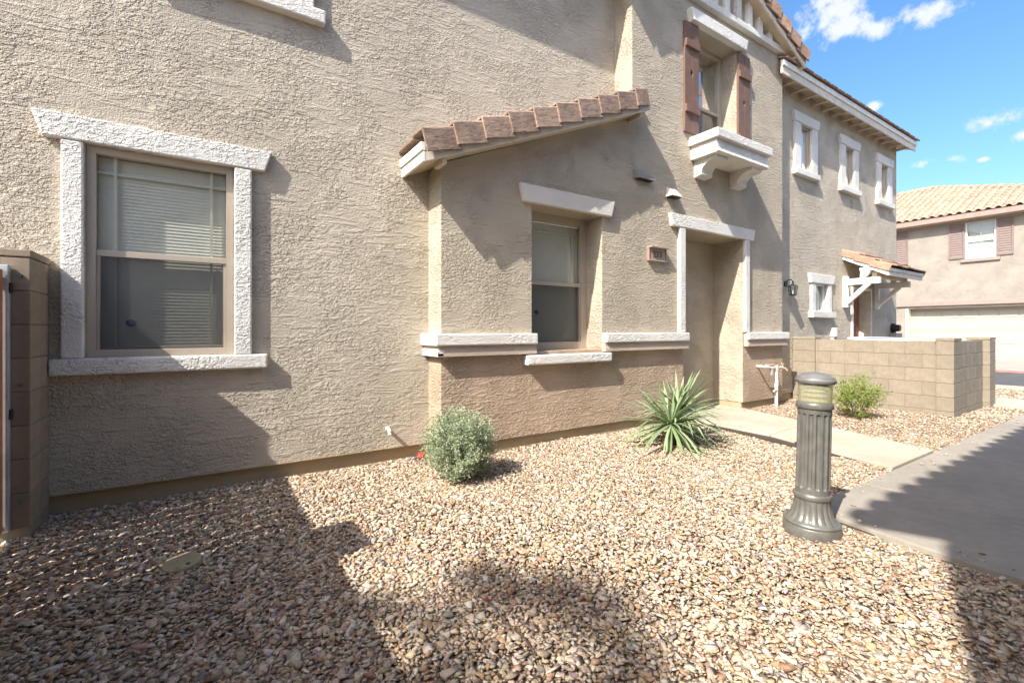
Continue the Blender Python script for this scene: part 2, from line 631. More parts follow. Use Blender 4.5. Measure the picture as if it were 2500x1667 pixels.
# ------------------------------------------------------------------ ground, walks, road
YM, YT, YW = 4.35, 4.05, 4.25        # planes of the main wall, of the front bay and of the rear wing


def struct(o):
    o['kind'] = 'structure'
    return o


def slab(name, poly, z0, z1, mat, bevel=.008, parent=None):
    return MB().prism(poly, z0, z1, 'Z').build(name, mat, parent, bevel)


struct(MB().face((-120, -120, -.06), (160, -120, -.06), (160, 160, -.06), (-120, 160, -.06)).build('ground', 'dirt', fix=False))
struct(MB().face((-1.6, -1.0, -.012), (9.4, -1.0, -.012), (9.4, 4.6, -.012), (-1.6, 4.6, -.012)).build('gravel_bed', 'gravel_ground', fix=False))
struct(MB().face((9.4, -3.0, -.015), (14.1, -3.0, -.015), (14.1, 12, -.015), (9.4, 12, -.015)).build('gravel_bed', 'gravel_ground', fix=False))
# sidewalk cut in panels by control joints
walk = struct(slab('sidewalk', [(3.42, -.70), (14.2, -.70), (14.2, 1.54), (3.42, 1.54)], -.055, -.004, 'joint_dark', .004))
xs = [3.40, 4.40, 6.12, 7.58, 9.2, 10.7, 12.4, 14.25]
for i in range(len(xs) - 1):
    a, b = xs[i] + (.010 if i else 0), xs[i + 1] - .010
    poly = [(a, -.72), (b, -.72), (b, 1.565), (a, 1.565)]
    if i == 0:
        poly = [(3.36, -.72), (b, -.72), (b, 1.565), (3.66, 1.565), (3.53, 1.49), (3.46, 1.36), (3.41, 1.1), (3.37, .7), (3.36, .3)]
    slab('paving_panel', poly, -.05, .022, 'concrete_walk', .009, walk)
# the walk that leads to the entry alcove
path = struct(slab('path', [(5.09, 1.60), (6.16, 1.60), (6.93, 4.03), (5.53, 4.03)], -.05, .02, 'joint_dark', .003))
pl = [((5.045, 1.572), (6.14, 1.572)), ((5.44, 2.84), (6.58, 2.92)), ((5.49, 4.03), (6.95, 4.03))]
for i in range(2):
    (a, b), (c, d) = pl[i], pl[i + 1]
    slab('paving_panel', [a, b, (d[0] - .003, d[1] - .004), (c[0], c[1] - .004)] if i == 0 else
         [(a[0], a[1] + .004), (b[0], b[1] + .004), d, c], -.05, .042, 'concrete', .008, path)
slab('paving_panel', [(5.495, 4.036), (6.955, 4.036), (6.955, 4.55), (5.495, 4.55)], -.05, .04, 'concrete', .006, path)
slab('paving_panel', [(10.7, 1.572), (12.0, 1.572), (12.0, 4.2), (11.3, 4.2), (11.25, 2.3), (10.75, 2.0)], -.05, .03, 'concrete', .006, path)
struct(MB().face((14.9, -60, -.05), (20.6, -60, -.05), (20.6, 60, -.05), (14.9, 60, -.05)).build('road', 'asphalt', fix=False))
kerb = struct(slab('kerb', [(14.26, -30), (14.86, -30), (14.86, 30), (14.26, 30)], -.06, .028, 'concrete', .01))
slab('kerb_stone', [(20.6, -30), (20.85, -30), (20.85, 30), (20.6, 30)], -.06, .0, 'kerb_red', .01, kerb)
struct(slab('driveway', [(20.86, -30), (28.4, -30), (28.4, 30), (20.86, 30)], -.06, .008, 'apron', .01))


# ------------------------------------------------------------------ gravel (loose stones)
def in_poly(px, py, poly):
    ins = np.zeros(len(px), bool); j = len(poly) - 1
    for i in range(len(poly)):
        xi, yi = poly[i]; xj, yj = poly[j]
        c = ((yi > py) != (yj > py)) & (px < (xj - xi) * (py - yi) / (yj - yi + 1e-12) + xi)
        ins ^= c; j = i
    return ins


def hull_rock(seed, n=11):
    rs = np.random.default_rng(seed)
    p = rs.normal(size=(n, 3)); p /= np.linalg.norm(p, axis=1)[:, None]
    p *= rs.uniform(.72, 1.15, (n, 1))
    bm = bmesh.new()
    for q in p:
        bm.verts.new(q)
    bmesh.ops.convex_hull(bm, input=bm.verts)
    bmesh.ops.delete(bm, geom=[v for v in bm.verts if not v.link_faces], context='VERTS')
    bmesh.ops.triangulate(bm, faces=bm.faces)
    bm.verts.ensure_lookup_table()
    for i, v in enumerate(bm.verts):
        v.index = i
    vs = np.array([v.co[:] for v in bm.verts]); fs = np.array([[v.index for v in f.verts] for f in bm.faces])
    bm.free()
    return vs, fs


ROCKS = [hull_rock(100 + i, 8 + i % 3) for i in range(18)]
PAL = np.array([(.60, .475, .335), (.66, .55, .42), (.52, .345, .205), (.55, .425, .30), (.36, .31, .27), (.27, .20, .155),
                (.44, .24, .15), (.40, .335, .31), (.70, .61, .50), (.49, .31, .17), (.33, .265, .26), (.58, .44, .34)])
PW = np.array([.18, .18, .11, .15, .065, .04, .04, .035, .115, .08, .01, .03]); PW /= PW.sum()

no_go = [[(3.33, -1), (14.3, -1), (14.3, 1.575), (3.64, 1.575), (3.50, 1.5), (3.42, 1.36), (3.37, 1.1), (3.33, .7)],
         [(5.03, 1.5), (6.155, 1.5), (6.965, 4.06), (5.48, 4.06)],
         [(10.69, 1.5), (12.01, 1.5), (12.01, 4.3), (11.3, 4.3), (11.2, 2.3), (10.7, 2.0)],
         [(1.87, 4.07), (5.5, 4.07), (5.5, 5), (1.87, 5)], [(6.95, 4.07), (8.13, 4.07), (8.13, 5), (6.95, 5)],
         [(8.92, 2.02), (9.2, 2.02), (9.2, 4.3), (8.92, 4.3)], [(9.1, 2.06), (11.2, 2.06), (11.2, 2.3), (9.1, 2.3)],
         [(-1.31, 3.95), (-.90, 3.95), (-.90, 4.35), (-1.31, 4.35)]]


def scatter(x0, x1, y0, y1, step, jit=.55):
    gx, gy = np.meshgrid(np.arange(x0, x1, step), np.arange(y0, y1, step))
    gx = gx.ravel() + rng.uniform(-jit, jit, gx.size) * step
    gy = gy.ravel() + rng.uniform(-jit, jit, gy.size) * step
    z = gx * .549 + gy * .836; lat = gx * .836 - gy * .549
    ok = (z > .9) & (np.abs(lat) < 1.106 * z + .9) & (gx > x0) & (gx < x1) & (gy > y0) & (gy < y1)
    for p in no_go:
        ok &= ~in_poly(gx, gy, p)
    return gx[ok], gy[ok]


def ground_rise(x, y):
    return .012 * np.sin(x * 1.9 + 1) * np.cos(y * 1.7) + .008 * np.sin(x * 4.3 + y * 3.1)


def make_gravel():
    parts = []
    for (a, b, c, d, step, zoff) in [(-1.6, 5.6, -.4, 4.33, .0235, -.003), (-1.6, 5.6, -.4, 4.33, .0235, .002), (-1.6, 5.6, -.4, 4.33, .042, .007),
                                     (5.0, 9.0, 1.5, 4.24, .030, -.010), (5.0, 9.0, 1.5, 4.24, .032, .004), (5.0, 9.0, 1.5, 4.24, .07, .012),
                                     (9.0, 14.2, 1.57, 4.2, .040, .0), (9.0, 14.2, 1.57, 4.2, .05, .01)]:
        x, y = scatter(a, b, c, d, step)
        parts.append((x, y, np.full(len(x), zoff), np.full(len(x), step)))
    x = np.concatenate([p[0] for p in parts]); y = np.concatenate([p[1] for p in parts])
    zo = np.concatenate([p[2] for p in parts]); st = np.concatenate([p[3] for p in parts])
    # strays kicked onto the slabs
    sx, sy = [], []
    for (ax_, ay_), (bx_, by_), cnt_ in (((3.6, 1.56), (9.5, 1.56), 26), ((3.4, .4), (3.5, 1.4), 9), ((5.06, 1.6), (5.52, 4.0), 16), ((6.15, 1.6), (6.9, 4.0), 14)):
        t_ = rng.random(cnt_); side = -1 if by_ == 1.56 else (1 if ax_ < 6 else -1)
        k_ = np.abs(rng.normal(0, .09, cnt_)) + .015
        if by_ == 1.56:
            sx.append(ax_ + (bx_ - ax_) * t_); sy.append(1.56 - k_)
        else:
            sx.append(ax_ + (bx_ - ax_) * t_ + side * k_); sy.append(ay_ + (by_ - ay_) * t_)
    sx, sy = np.concatenate(sx), np.concatenate(sy)
    on_path = (sx > 5.0) & (sx < 7.0) & (sy > 1.57)
    x = np.concatenate([x, sx]); y = np.concatenate([y, sy])
    zo = np.concatenate([zo, np.where(on_path, .050, .029)]); st = np.concatenate([st, np.full(len(sx), .02)])
    n = len(x)
    base = np.where(x > 9, .020, .0132) * np.exp(rng.normal(0, .38, n))
    base = np.clip(base, .006, .032)
    ax = np.stack([base * rng.uniform(.95, 1.45, n), base * rng.uniform(.75, 1.05, n), base * rng.uniform(.34, .58, n)], 1)
    yaw = rng.uniform(0, 2 * np.pi, n); tilt = rng.normal(0, .22, n); roll = rng.normal(0, .22, n)
    z = zo + ground_rise(x, y) * .8 + rng.uniform(-.004, .004, n)
    # damp the pile beside walks so that the slabs stay proud
    ci = rng.choice(len(PAL), n, p=PW)
    col = (PAL[ci] * .76 + np.array([.042, .038, .034])) * rng.uniform(.72, 1.2, (n, 1)) * rng.uniform(.95, 1.05, (n, 3)) * np.array([1.0, .99, .965])
    V, F, C = [], [], []; off = 0
    kind = rng.integers(0, len(ROCKS), n)
    for k, (rv, rf) in enumerate(ROCKS):
        s = np.where(kind == k)[0]
        p = rv[None] * ax[s][:, None, :]
        cr, srr = np.cos(roll[s])[:, None], np.sin(roll[s])[:, None]
        yy = p[..., 1] * cr - p[..., 2] * srr; zz = p[..., 1] * srr + p[..., 2] * cr
        ct, stt = np.cos(tilt[s])[:, None], np.sin(tilt[s])[:, None]
        xx = p[..., 0] * ct + zz * stt; zz = -p[..., 0] * stt + zz * ct
        cy, sy = np.cos(yaw[s])[:, None], np.sin(yaw[s])[:, None]
        X = xx * cy - yy * sy + x[s][:, None]; Y = xx * sy + yy * cy + y[s][:, None]; Z = zz + z[s][:, None]
        V.append(np.stack([X, Y, Z], -1).reshape(-1, 3))
        F.append((rf[None] + (np.arange(len(s)) * len(rv))[:, None, None] + off).reshape(-1, 3))
        C.append(np.repeat(col[s], len(rv), 0))
        off += len(s) * len(rv)
    V, F, C = np.concatenate(V), np.concatenate(F), np.concatenate(C)
    me = bpy.data.meshes.new('gravel')
    me.vertices.add(len(V)); me.vertices.foreach_set('co', V.astype(np.float32).ravel())
    me.loops.add(F.size); me.loops.foreach_set('vertex_index', F.astype(np.int32).ravel())
    me.polygons.add(len(F)); me.polygons.foreach_set('loop_start', np.arange(0, F.size, 3, dtype=np.int32))
    me.update(calc_edges=True)
    at = me.attributes.new('tint', 'FLOAT_COLOR', 'POINT')
    at.data.foreach_set('color', np.concatenate([np.clip(C, 0, .8), np.ones((len(C), 1))], 1).astype(np.float32).ravel())
    me.materials.append(MATS['pebble'])
    o = link(bpy.data.objects.new('gravel', me))
    mark(o, 'loose tan, cream and brown landscaping gravel covering the yard', 'gravel', kind='stuff')
    print('gravel stones', n, 'tris', len(F))


make_gravel()


# ------------------------------------------------------------------ window builder
def window(parent, x0, x1, z0, z1, y, mat='vinyl_taupe', frame=.045, split=None, muntins=False, glass='glass',
           blind_y=.07, blind=True, screen=True, slat=.025, axis='Y', open_frac=1.0, name='window', closed=.62, sub=True, hung=True):
    """a single-hung window whose frame sits at depth y (front of frame) in plane axis"""
    sgn = 1

    def B(mb, a0, a1, y0, y1, c0, c1):
        if axis == 'Y':
            mb.box(a0, a1, y0, y1, c0, c1)
        else:
            mb.box(y0, y1, a0, a1, c0, c1)
    fr = MB()
    B(fr, x0, x0 + frame, y, y + .07, z0, z1); B(fr, x1 - frame, x1, y, y + .07, z0, z1)
    B(fr, x0 + frame, x1 - frame, y, y + .07, z0, z0 + frame); B(fr, x0 + frame, x1 - frame, y, y + .07, z1 - frame, z1)
    fo = fr.build(name, mat, parent, .004)
    zs = split if split else (z0 + z1) / 2
    gx0, gx1 = x0 + frame, x1 - frame
    sash = MB()
    B(sash, gx0, gx1, y + .012, y + .05, zs - .02, zs + .024)
    s = .022
    B(sash, gx0, gx0 + s, y + .02, y + .055, z0 + frame, zs - .02); B(sash, gx1 - s, gx1, y + .02, y + .055, z0 + frame, zs - .02)
    B(sash, gx0 + s, gx1 - s, y + .02, y + .055, z0 + frame, z0 + frame + s)
    if hung:
        sash.build('sash', mat, fo, .003)
    for nm, a, b, yy in ((('pane', zs + .024, z1 - frame, .042), ('pane', z0 + frame + s, zs - .02, .045)) if hung else (('pane', z0 + frame, z1 - frame, .03),)):
        g = MB()
        if axis == 'Y':
            g.face((gx0, y + yy, a), (gx1, y + yy, a), (gx1, y + yy, b), (gx0, y + yy, b))
        else:
            g.face((y + yy, gx0, a), (y + yy, gx0, b), (y + yy, gx1, b), (y + yy, gx1, a))
        g.build(nm, glass, fo, fix=False)
    if screen:
        g = MB()
        if axis == 'Y':
            g.face((gx0 + s, y + .018, z0 + frame), (gx1 - s, y + .018, z0 + frame), (gx1 - s, y + .018, zs - .02), (gx0 + s, y + .018, zs - .02))
        else:
            g.face((y + .018, gx0, z0 + frame), (y + .018, gx0, zs), (y + .018, gx1, zs), (y + .018, gx1, z0 + frame))
        g.build('insect_screen', 'insect_screen', fo, fix=False)
    if muntins:
        m = MB(); w = .018; d0, d1 = y + .046, y + .056
        if muntins == 'prairie':
            for xx in (gx0 + .10, gx1 - .10):
                B(m, xx - w / 2, xx + w / 2, d0, d1, zs + .024, z1 - frame)
                B(m, xx - w / 2, xx + w / 2, d0 + .012, d1 + .012, z0 + frame + s, zs - .02)
            B(m, gx0, gx1, d0 + .0105, d1 + .0105, z1 - frame - .115 - w / 2, z1 - frame - .115 + w / 2)
        elif muntins == 'side':
            B(m, gx1 - .10 - w / 2, gx1 - .10 + w / 2, d0, d1, zs + .024, z1 - frame)
            B(m, gx0 + .10 - w / 2, gx0 + .10 + w / 2, d0, d1, zs + .024, z1 - frame)
            B(m, gx0, gx1, d0 + .0105, d1 + .0105, z1 - frame - .115 - w / 2, z1 - frame - .115 + w / 2)
        else:
            xx = (gx0 + gx1) / 2
            B(m, xx - w / 2, xx + w / 2, d0, d1, zs + .024, z1 - frame)
            B(m, xx - w / 2, xx + w / 2, d0 + .012, d1 + .012, z0 + frame + s, zs - .02)
        m.build('muntin', 'muntin' if mat != 'vinyl_white' else 'vinyl_white', fo)
    if blind:
        b = MB(); zz = z1 - frame - .015; yb = y + .07 + blind_y
        c, sn = math.cos(closed * 1.45), math.sin(closed * 1.45)
        wdt = slat * 1.12
        while zz > z0 + frame - .01:
            dy, dz = wdt / 2 * c, wdt / 2 * sn
            t = .0022
            if axis == 'Y':
                b.face((gx0 - .02, yb - dy, zz - dz), (gx1 + .02, yb - dy, zz - dz), (gx1 + .02, yb + dy, zz + dz), (gx0 - .02, yb + dy, zz + dz))
                b.face((gx0 - .02, yb - dy + t, zz - dz), (gx0 - .02, yb + dy + t, zz + dz), (gx1 + .02, yb + dy + t, zz + dz), (gx1 + .02, yb - dy + t, zz - dz))
            else:
                b.face((yb - dy, gx0 - .02, zz - dz), (yb - dy, gx1 + .02, zz - dz), (yb + dy, gx1 + .02, zz + dz), (yb + dy, gx0 - .02, zz + dz))
            zz -= slat
        bo = b.build('blind', 'blind', fo, fix=False); bo['kind'] = 'stuff'
    return fo


def trim(parent, name, x0, x1, z0, z1, y0, y1, mat='trim_white', bevel=.012):
    return MB().box(x0, x1, y0, y1, z0, z1).build(name, mat, parent, bevel)


def header(parent, x0, x1, z0, z1, y0, y1, cut=.045, mat='trim_white', bevel=.011):
    return MB().prism([(x0, z1), (x0 + cut, z0), (x1 - cut, z0), (x1, z1)], y0, y1).build('header', mat, parent, bevel)


# ------------------------------------------------------------------ the townhouse
house = thing('townhouse', 'two-storey tan stucco townhouse with white window trim and brown tile bay roof', 'house', (3, YM, 0))
WB = .125          # bottom edge of the stucco above the footing
MW = (-.715, .172, 1.06, 2.553)
UW = (-.24, .645, 4.045, 5.55)
mb = MB()
wall_sheet(mb, 'Y', YM, -7.0, 4.476, WB, 6.25, [(*MW, .10), (*UW, .10), (2.88, 3.99, 1.0, 2.64, .02), (5.0, 5.2, 1.0, 2.0, .02)][:3])
mb.face((-7, YM, 6.25), (-7, YM, WB), (-7, 12, WB), (-7, 12, 6.25))
mb.face((-7, 12, WB), (15, 12, WB), (15, 12, 6.25), (-7, 12, 6.25))
mb.face((-7, YM, WB), (4.476, YM, WB), (4.476, YM + .035, WB), (-7, YM + .035, WB))
main_wall = mb.build('wall', 'stucco_main', house, fix=False)
fd = MB().box(-7, 1.9, YM + .032, YM + .3, -.2, WB + .02)
fd.build('foundation', 'foundation', house)
trim(house, 'weep_screed', -7, 1.85, WB - .006, WB + .001, YM - .004, YM + .03, 'foundation', 0)

# bay wall: a lean-to gable that runs flush into the entry tower
SW = (2.912, 3.955, 1.02, 2.615)
SL = .4137
BR0 = 2.86                                    # underside of the bay roof at x = 1.854
mb = MB()
wall_sheet(mb, 'Y', YT, 1.854, 4.476, 1.05, BR0 - .02, [(SW[0], SW[1], 1.05, SW[3], .34, 'bottom')])
mb.face((1.854, YT, BR0 - .02), (4.476, YT, BR0 - .02), (4.476, YT, BR0 + SL * 2.622))
mb.face((1.854, YM, 1.05), (1.854, YT, 1.05), (1.854, YT, BR0), (1.854, YM, BR0))
mb.build('bay_wall', 'stucco_front', house, fix=False)
# tower wall above the dado
DO = (5.49, 6.956, 1.05, 2.66)
TW = (5.79, 6.785, 3.80, 5.54)
mb = MB()
wall_sheet(mb, 'Y', YT, 4.476, 8.15, 1.05, 5.86, [(*TW, .30), (*DO, .50, 'bottom')])
gz = 5.86; apex = 6.70
mb.face((4.476, YT, gz), (8.15, YT, gz), (8.15, YT, 5.88), (6.31, YT, apex), (4.476, YT, 5.88))
mb.face((4.476, YM, 2.5), (4.476, YT, 2.5), (4.476, YT, 5.9), (4.476, YM, 5.9))
mb.face((8.15, YT, 1.05), (8.15, 6, 1.05), (8.15, 6, 5.9), (8.15, YT, 5.9))
mb.face((5.49, YT + .5, 1.05), (6.956, YT + .5, 1.05), (6.956, YT + .5, 2.66), (5.49, YT + .5, 2.66))
mb.build('tower_wall', 'stucco_front', house, fix=False)
# browner dado below the band
mb = MB()
wall_sheet(mb, 'Y', YT, 1.854, 5.49, WB, 1.05, [(SW[0], SW[1], 1.02, 1.05, .34, 'top')])
wall_sheet(mb, 'Y', YT, 6.956, 8.15, WB, 1.05)
mb.face((1.854, YM, WB), (1.854, YT, WB), (1.854, YT, 1.05), (1.854, YM, 1.05))
mb.face((8.15, YT, WB), (8.15, 6, WB), (8.15, 6, 1.05), (8.15, YT, 1.05))
mb.build('dado', 'stucco_base', house, fix=False)
mb = MB()                                     # entry alcove: floor-level walls
mb.face((6.956, YT, WB), (6.956, YT, 1.05), (6.956, YT + .5, 1.05), (6.956, YT + .5, WB))
mb.face((5.49, YT, WB), (5.49, YT + .5, WB), (5.49, YT + .5, 1.05), (5.49, YT, 1.05))
mb.face((5.49, YT + .5, WB), (6.956, YT + .5, WB), (6.956, YT + .5, 1.05), (5.49, YT + .5, 1.05))
mb.build('alcove_wall', 'stucco_front', house, fix=False)
MB().box(1.885, 5.47, YT + .032, YT + .3, -.2, WB + .02).build('foundation', 'foundation', house)
MB().box(6.975, 8.12, YT + .032, YT + .3, -.2, WB + .02).build('foundation', 'foundation', house)
MB().box(1.884, 1.95, YT + .034, YM + .05, -.2, WB + .018).build('foundation', 'foundation', house)
MB().box(5.3, 5.50, YT + .035, YT + .8, -.2, WB + .018).build('foundation', 'foundation', house)
MB().box(6.966, 7.1, YT + .035, YT + .8, -.2, WB + .018).build('foundation', 'foundation', house)
MB().box(5.51, 6.95, YT + .515, YT + .8, -.2, WB + .018).build('foundation', 'foundation', house)

# --- main window
w1 = window(house, *MW, YM + .012, muntins='prairie', split=1.80, frame=.05, closed=.9, blind_y=.012)
w1['label'] = 'large taupe single-hung window with closed blinds'
header(w1, -.985, .447, 2.555, 2.728, YM - .05, YM + .004, .055)
trim(w1, 'side_trim', -.838, -.722, 1.055, 2.553, YM - .046, YM + .003)
trim(w1, 'side_trim', .176, .298, 1.055, 2.553, YM - .046, YM + .003)
trim(w1, 'sill', -.895, .41, .94, 1.054, YM - .06, YM + .05, bevel=.014)
MB().prism([(-.475 + .028 * math.cos(R(22.5 + 45 * k)), 1.305 + .028 * math.sin(R(22.5 + 45 * k))) for k in range(8)], YM + .026, YM + .0275).build('security_sticker', 'sticker', w1)
# --- upper window, mostly out of the picture
w2 = window(house, *UW, YM + .012, muntins='prairie', frame=.05, closed=.75, blind_y=.012)
w2['label'] = 'upper window with white sill at the top edge of the picture'
trim(w2, 'side_trim', -.37, -.245, 4.04, 5.55, YM - .05, YM + .003)
trim(w2, 'side_trim', .65, .772, 4.04, 5.55, YM - .05, YM + .003)
trim(w2, 'sill', -.45, .862, 3.925, 4.04, YM - .075, YM + .05, bevel=.013)
header(w2, -.51, .92, 5.55, 5.72, YM - .055, YM + .003)
# --- recessed bay window
w3 = window(house, SW[0], SW[1], SW[2], SW[3], YT + .275, blind_y=.012, muntins='side', frame=.09, split=1.80, slat=.025, closed=.88)
w3['label'] = 'narrow recessed window with half-drawn blind and curtain'
MB().prism([(3.19 + .027 * math.cos(R(22.5 + 45 * k)), 1.46 + .027 * math.sin(R(22.5 + 45 * k))) for k in range(8)], YT + .288, YT + .2895).build('security_sticker', 'sticker', w3)
cv = MB()
n = 26
for i in range(n):
    a0, a1 = i / n, (i + 1) / n
    fx = lambda a: 3.58 + .24 * a
    fy = lambda a: YT + .50 + .018 * math.sin(a * 6 * math.pi)
    cv.face((fx(a0), fy(a0), 1.1), (fx(a1), fy(a1), 1.1), (fx(a1), fy(a1), 2.5), (fx(a0), fy(a0), 2.5))
cv.build('curtain', 'curtain', w3, fix=False, smooth=True)
header(w3, 2.735, 4.118, 2.612, 2.80, YT - .055, YT + .004, .05, 'trim_smooth')
trim(w3, 'sill', 2.80, 4.03, .88, .985, YT - .095, YT + .003, bevel=.016)
MB().prism([(YT + .003, .88), (YT + .003, .985), (YT + .34, 1.026), (YT + .34, .88)], SW[0] + .002, SW[1] - .002, 'X').build('sill_slope', 'trim_white', w3)
# --- stucco band with a smaller moulding beneath
def band(x0, x1, left_return=False, right_return=False):
    b0 = x0 - (.09 if left_return else 0)
    a = MB()
    pts = [(x0 - .09, YM + .003), (x0 - .09, YT - .09), (x1, YT - .09), (x1, YT + .003), (x0, YT + .003), (x0, YM + .003)] if left_return else \
        [(x0, YT + .003), (x0, YT - .09), (x1, YT - .09), (x1, YT + .003)]
    if right_return:
        pts = [(x0, YT + .003), (x0, YT - .09), (x1 + .07, YT - .09), (x1 + .07, YT + .3), (x1, YT + .3), (x1, YT + .003)]
    a.prism(pts, 1.102, 1.216, 'Z')
    o = a.build('band', 'trim_white', house, .013)
    # lower moulding: sloped profile
    l = MB()
    q = .05
    pts2 = [(px, py) for px, py in pts]

    def shrink(p, d):
        x, y = p
        y2 = YT - d if abs(y - (YT - .09)) < 1e-6 else y
        x2 = x
        if left_return and abs(x - (x0 - .09)) < 1e-6: x2 = x0 - d
        if right_return and abs(x - (x1 + .07)) < 1e-6: x2 = x1 + d * .8
        return (x2, y2)
    top = [shrink(p, .048) for p in pts]; bot = [shrink(p, .066) for p in pts]
    lo = [shrink(p, .066) for p in pts]
    k = len(pts)
    for (A, za), (Bq, zb) in (((top, 1.1015), (bot, 1.03)), ((bot, 1.03), (lo, 1.0))):
        for i in range(k):
            j = (i + 1) % k
            l.face((*A[i], za), (*Bq[i], zb), (*Bq[j], zb), (*A[j], za))
    l.face(*[(*p, 1.0) for p in lo])
    l.build('band_moulding', 'trim_white' if left_return is None else 'stucco_smooth', o)
    return o


band(1.854, 2.935, left_return=True)
band(3.95, 5.52)
band(6.99, 8.15, right_return=True)
MB().box(1.854 - .068, 1.854 + .0, YT - .066, YM + .002, 1.0, 1.06).build('band_return', 'trim_white', house, .006)
# --- entry alcove trim
header(house, 5.165, 7.225, 2.652, 2.825, YT - .055, YT + .004, .045)
trim(house, 'jamb_trim', 5.365, 5.487, 1.2165, 2.651, YT - .05, YT + .003)
trim(house, 'jamb_trim', 6.959, 7.078, 1.2165, 2.651, YT - .05, YT + .003)
# --- tower window with shutters, hood and ledge
w4 = window(house, TW[0], TW[1], TW[2], TW[3], YT + .25, muntins='side', frame=.06, split=4.62, blind=False, glass='glass_sky', screen=True)
w4['label'] = 'recessed upper window between brown board shutters'
cv = MB()
for i in range(40):
    a0, a1 = i / 40, (i + 1) / 40
    fx = lambda a: TW[0] + (TW[1] - TW[0]) * a
    fy = lambda a: YT + .42 + .02 * math.sin(a * 9 * math.pi)
    cv.face((fx(a0), fy(a0), 3.8), (fx(a1), fy(a1), 3.8), (fx(a1), fy(a1), 5.5), (fx(a0), fy(a0), 5.5))
cv.build('curtain', 'curtain', w4, fix=False, smooth=True)
header(w4, 5.555, 6.957, 5.535, 5.70, YT - .095, YT + .004, .05)


def shutter(x0, x1, z0, z1):
    y0, y1 = YT - .034, YT + .002
    xm = (x0 + x1) / 2
    dz = z0 + .55 * (z1 - z0)
    ob = None
    for s in (-1, 1):
        a, b = (x0, xm - .003) if s < 0 else (xm + .003, x1)
        edge = xm - .003 if s < 0 else xm + .003
        # board with half a diamond cut out at the middle seam
        other = a if s < 0 else b
        poly = [(other, z0), (edge, z0), (edge, dz - .055), (edge + s * .03, dz), (edge, dz + .055), (edge, z1), (other, z1)]
        if s > 0:
            poly = poly[::-1]
        m = MB().prism(poly, y0, y1)
        o = m.build('shutter' if ob is None else 'board', 'shutter_brown', house if ob is None else ob, .003)
        ob = ob or o
    for zc in (z0 + .21 * (z1 - z0), z1 - .2 * (z1 - z0)):
        MB().box(x0 - (.0), x1 + .0, y0 - .03, y0 + .001, zc - .05, zc + .05).build('batten', 'shutter_brown', ob, .004)
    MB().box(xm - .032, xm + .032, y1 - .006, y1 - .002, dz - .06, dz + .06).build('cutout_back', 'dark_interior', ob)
    ob['label'] = 'brown two-board shutter with a diamond cut-out'
    return ob


shutter(5.485, 5.795, 3.99, 5.52)
shutter(6.785, 7.10, 3.86, 5.50)
ledge = MB().box(5.606, 6.98, 3.60, YT + .004, 3.812, 3.931).build('window_ledge', 'trim_white', house, .013)
MB().prism([(3.655, 3.8115), (3.645, 3.69), (3.632, 3.64), (3.66, 3.628), (YT + .003, 3.628), (YT + .003, 3.8115)], 5.655, 6.93, 'X').build('ledge_base', 'trim_white', ledge, .008)
for x0 in (5.73, 6.60):
    prof = [(YT + .003, 3.6275), (3.70, 3.6275), (3.70, 3.585)]
    for i in range(9):
        t = i / 8 * math.pi / 2
        prof.append((3.72 + .21 * math.sin(t) ** 1.0, 3.58 - .13 * (1 - math.cos(t))))
    prof += [(3.93, 3.415), (YT + .003, 3.395)]
    MB().prism(prof, x0, x0 + .255, 'X').build('corbel', 'trim_white', ledge, .006)
# --- gable band and pickets
MB().box(4.42, 8.205, YT - .085, YT + .003, 5.865, 5.965).build('gable_band', 'trim_white', house, .014)
for i in range(9):
    x = 7.66 - .303 * i
    zt = apex - abs(x - 6.31) * .41 - .03
    MB().box(x - .052, x + .052, YT - .075, YT + .002, 5.966, zt).build('picket', 'trim_white', house, .008)

# ------------------------------------------------------------------ roofs of the townhouse
TH = math.atan(.41)


def rake_tile_mesh(name, mat, length=.37, drop=.175, width=.20, t=.022, flip=1):
    """an L-shaped trim tile: x runs up the slope, the drop faces -y"""
    mb = MB()
    y0 = -.012
    poly = [(y0, -drop), (y0, .02), (y0 + .012, .034), (width, .034), (width, .034 - t), (y0 + t, .034 - t), (y0 + t, -drop)]
    mb.prism(poly, 0, length, 'X')
    return mb.mesh(name, mat, .004)


def flat_tile_mesh(name, mat, length=.40, width=.30, t=.028):
    mb = MB().box(0, length, 0, width - .006, 0, t)
    return mb.mesh(name, mat, .006)


RT = rake_tile_mesh('rake_tile', 'tile_brown')
RTO = rake_tile_mesh('rake_tile_light', 'tile_orange')
FT = flat_tile_mesh('roof_tile', 'tile_brown')
FTO = flat_tile_mesh('roof_tile_light', 'tile_orange')


def frame_matrix(o, xa, ya, za):
    M = Matrix.Identity(4)
    for i, a in enumerate((xa, ya, za)):
        a = Vector(a)
        for j in range(3):
            M[j][i] = a[j]
    for j in range(3):
        M[j][3] = o[j]
    return M


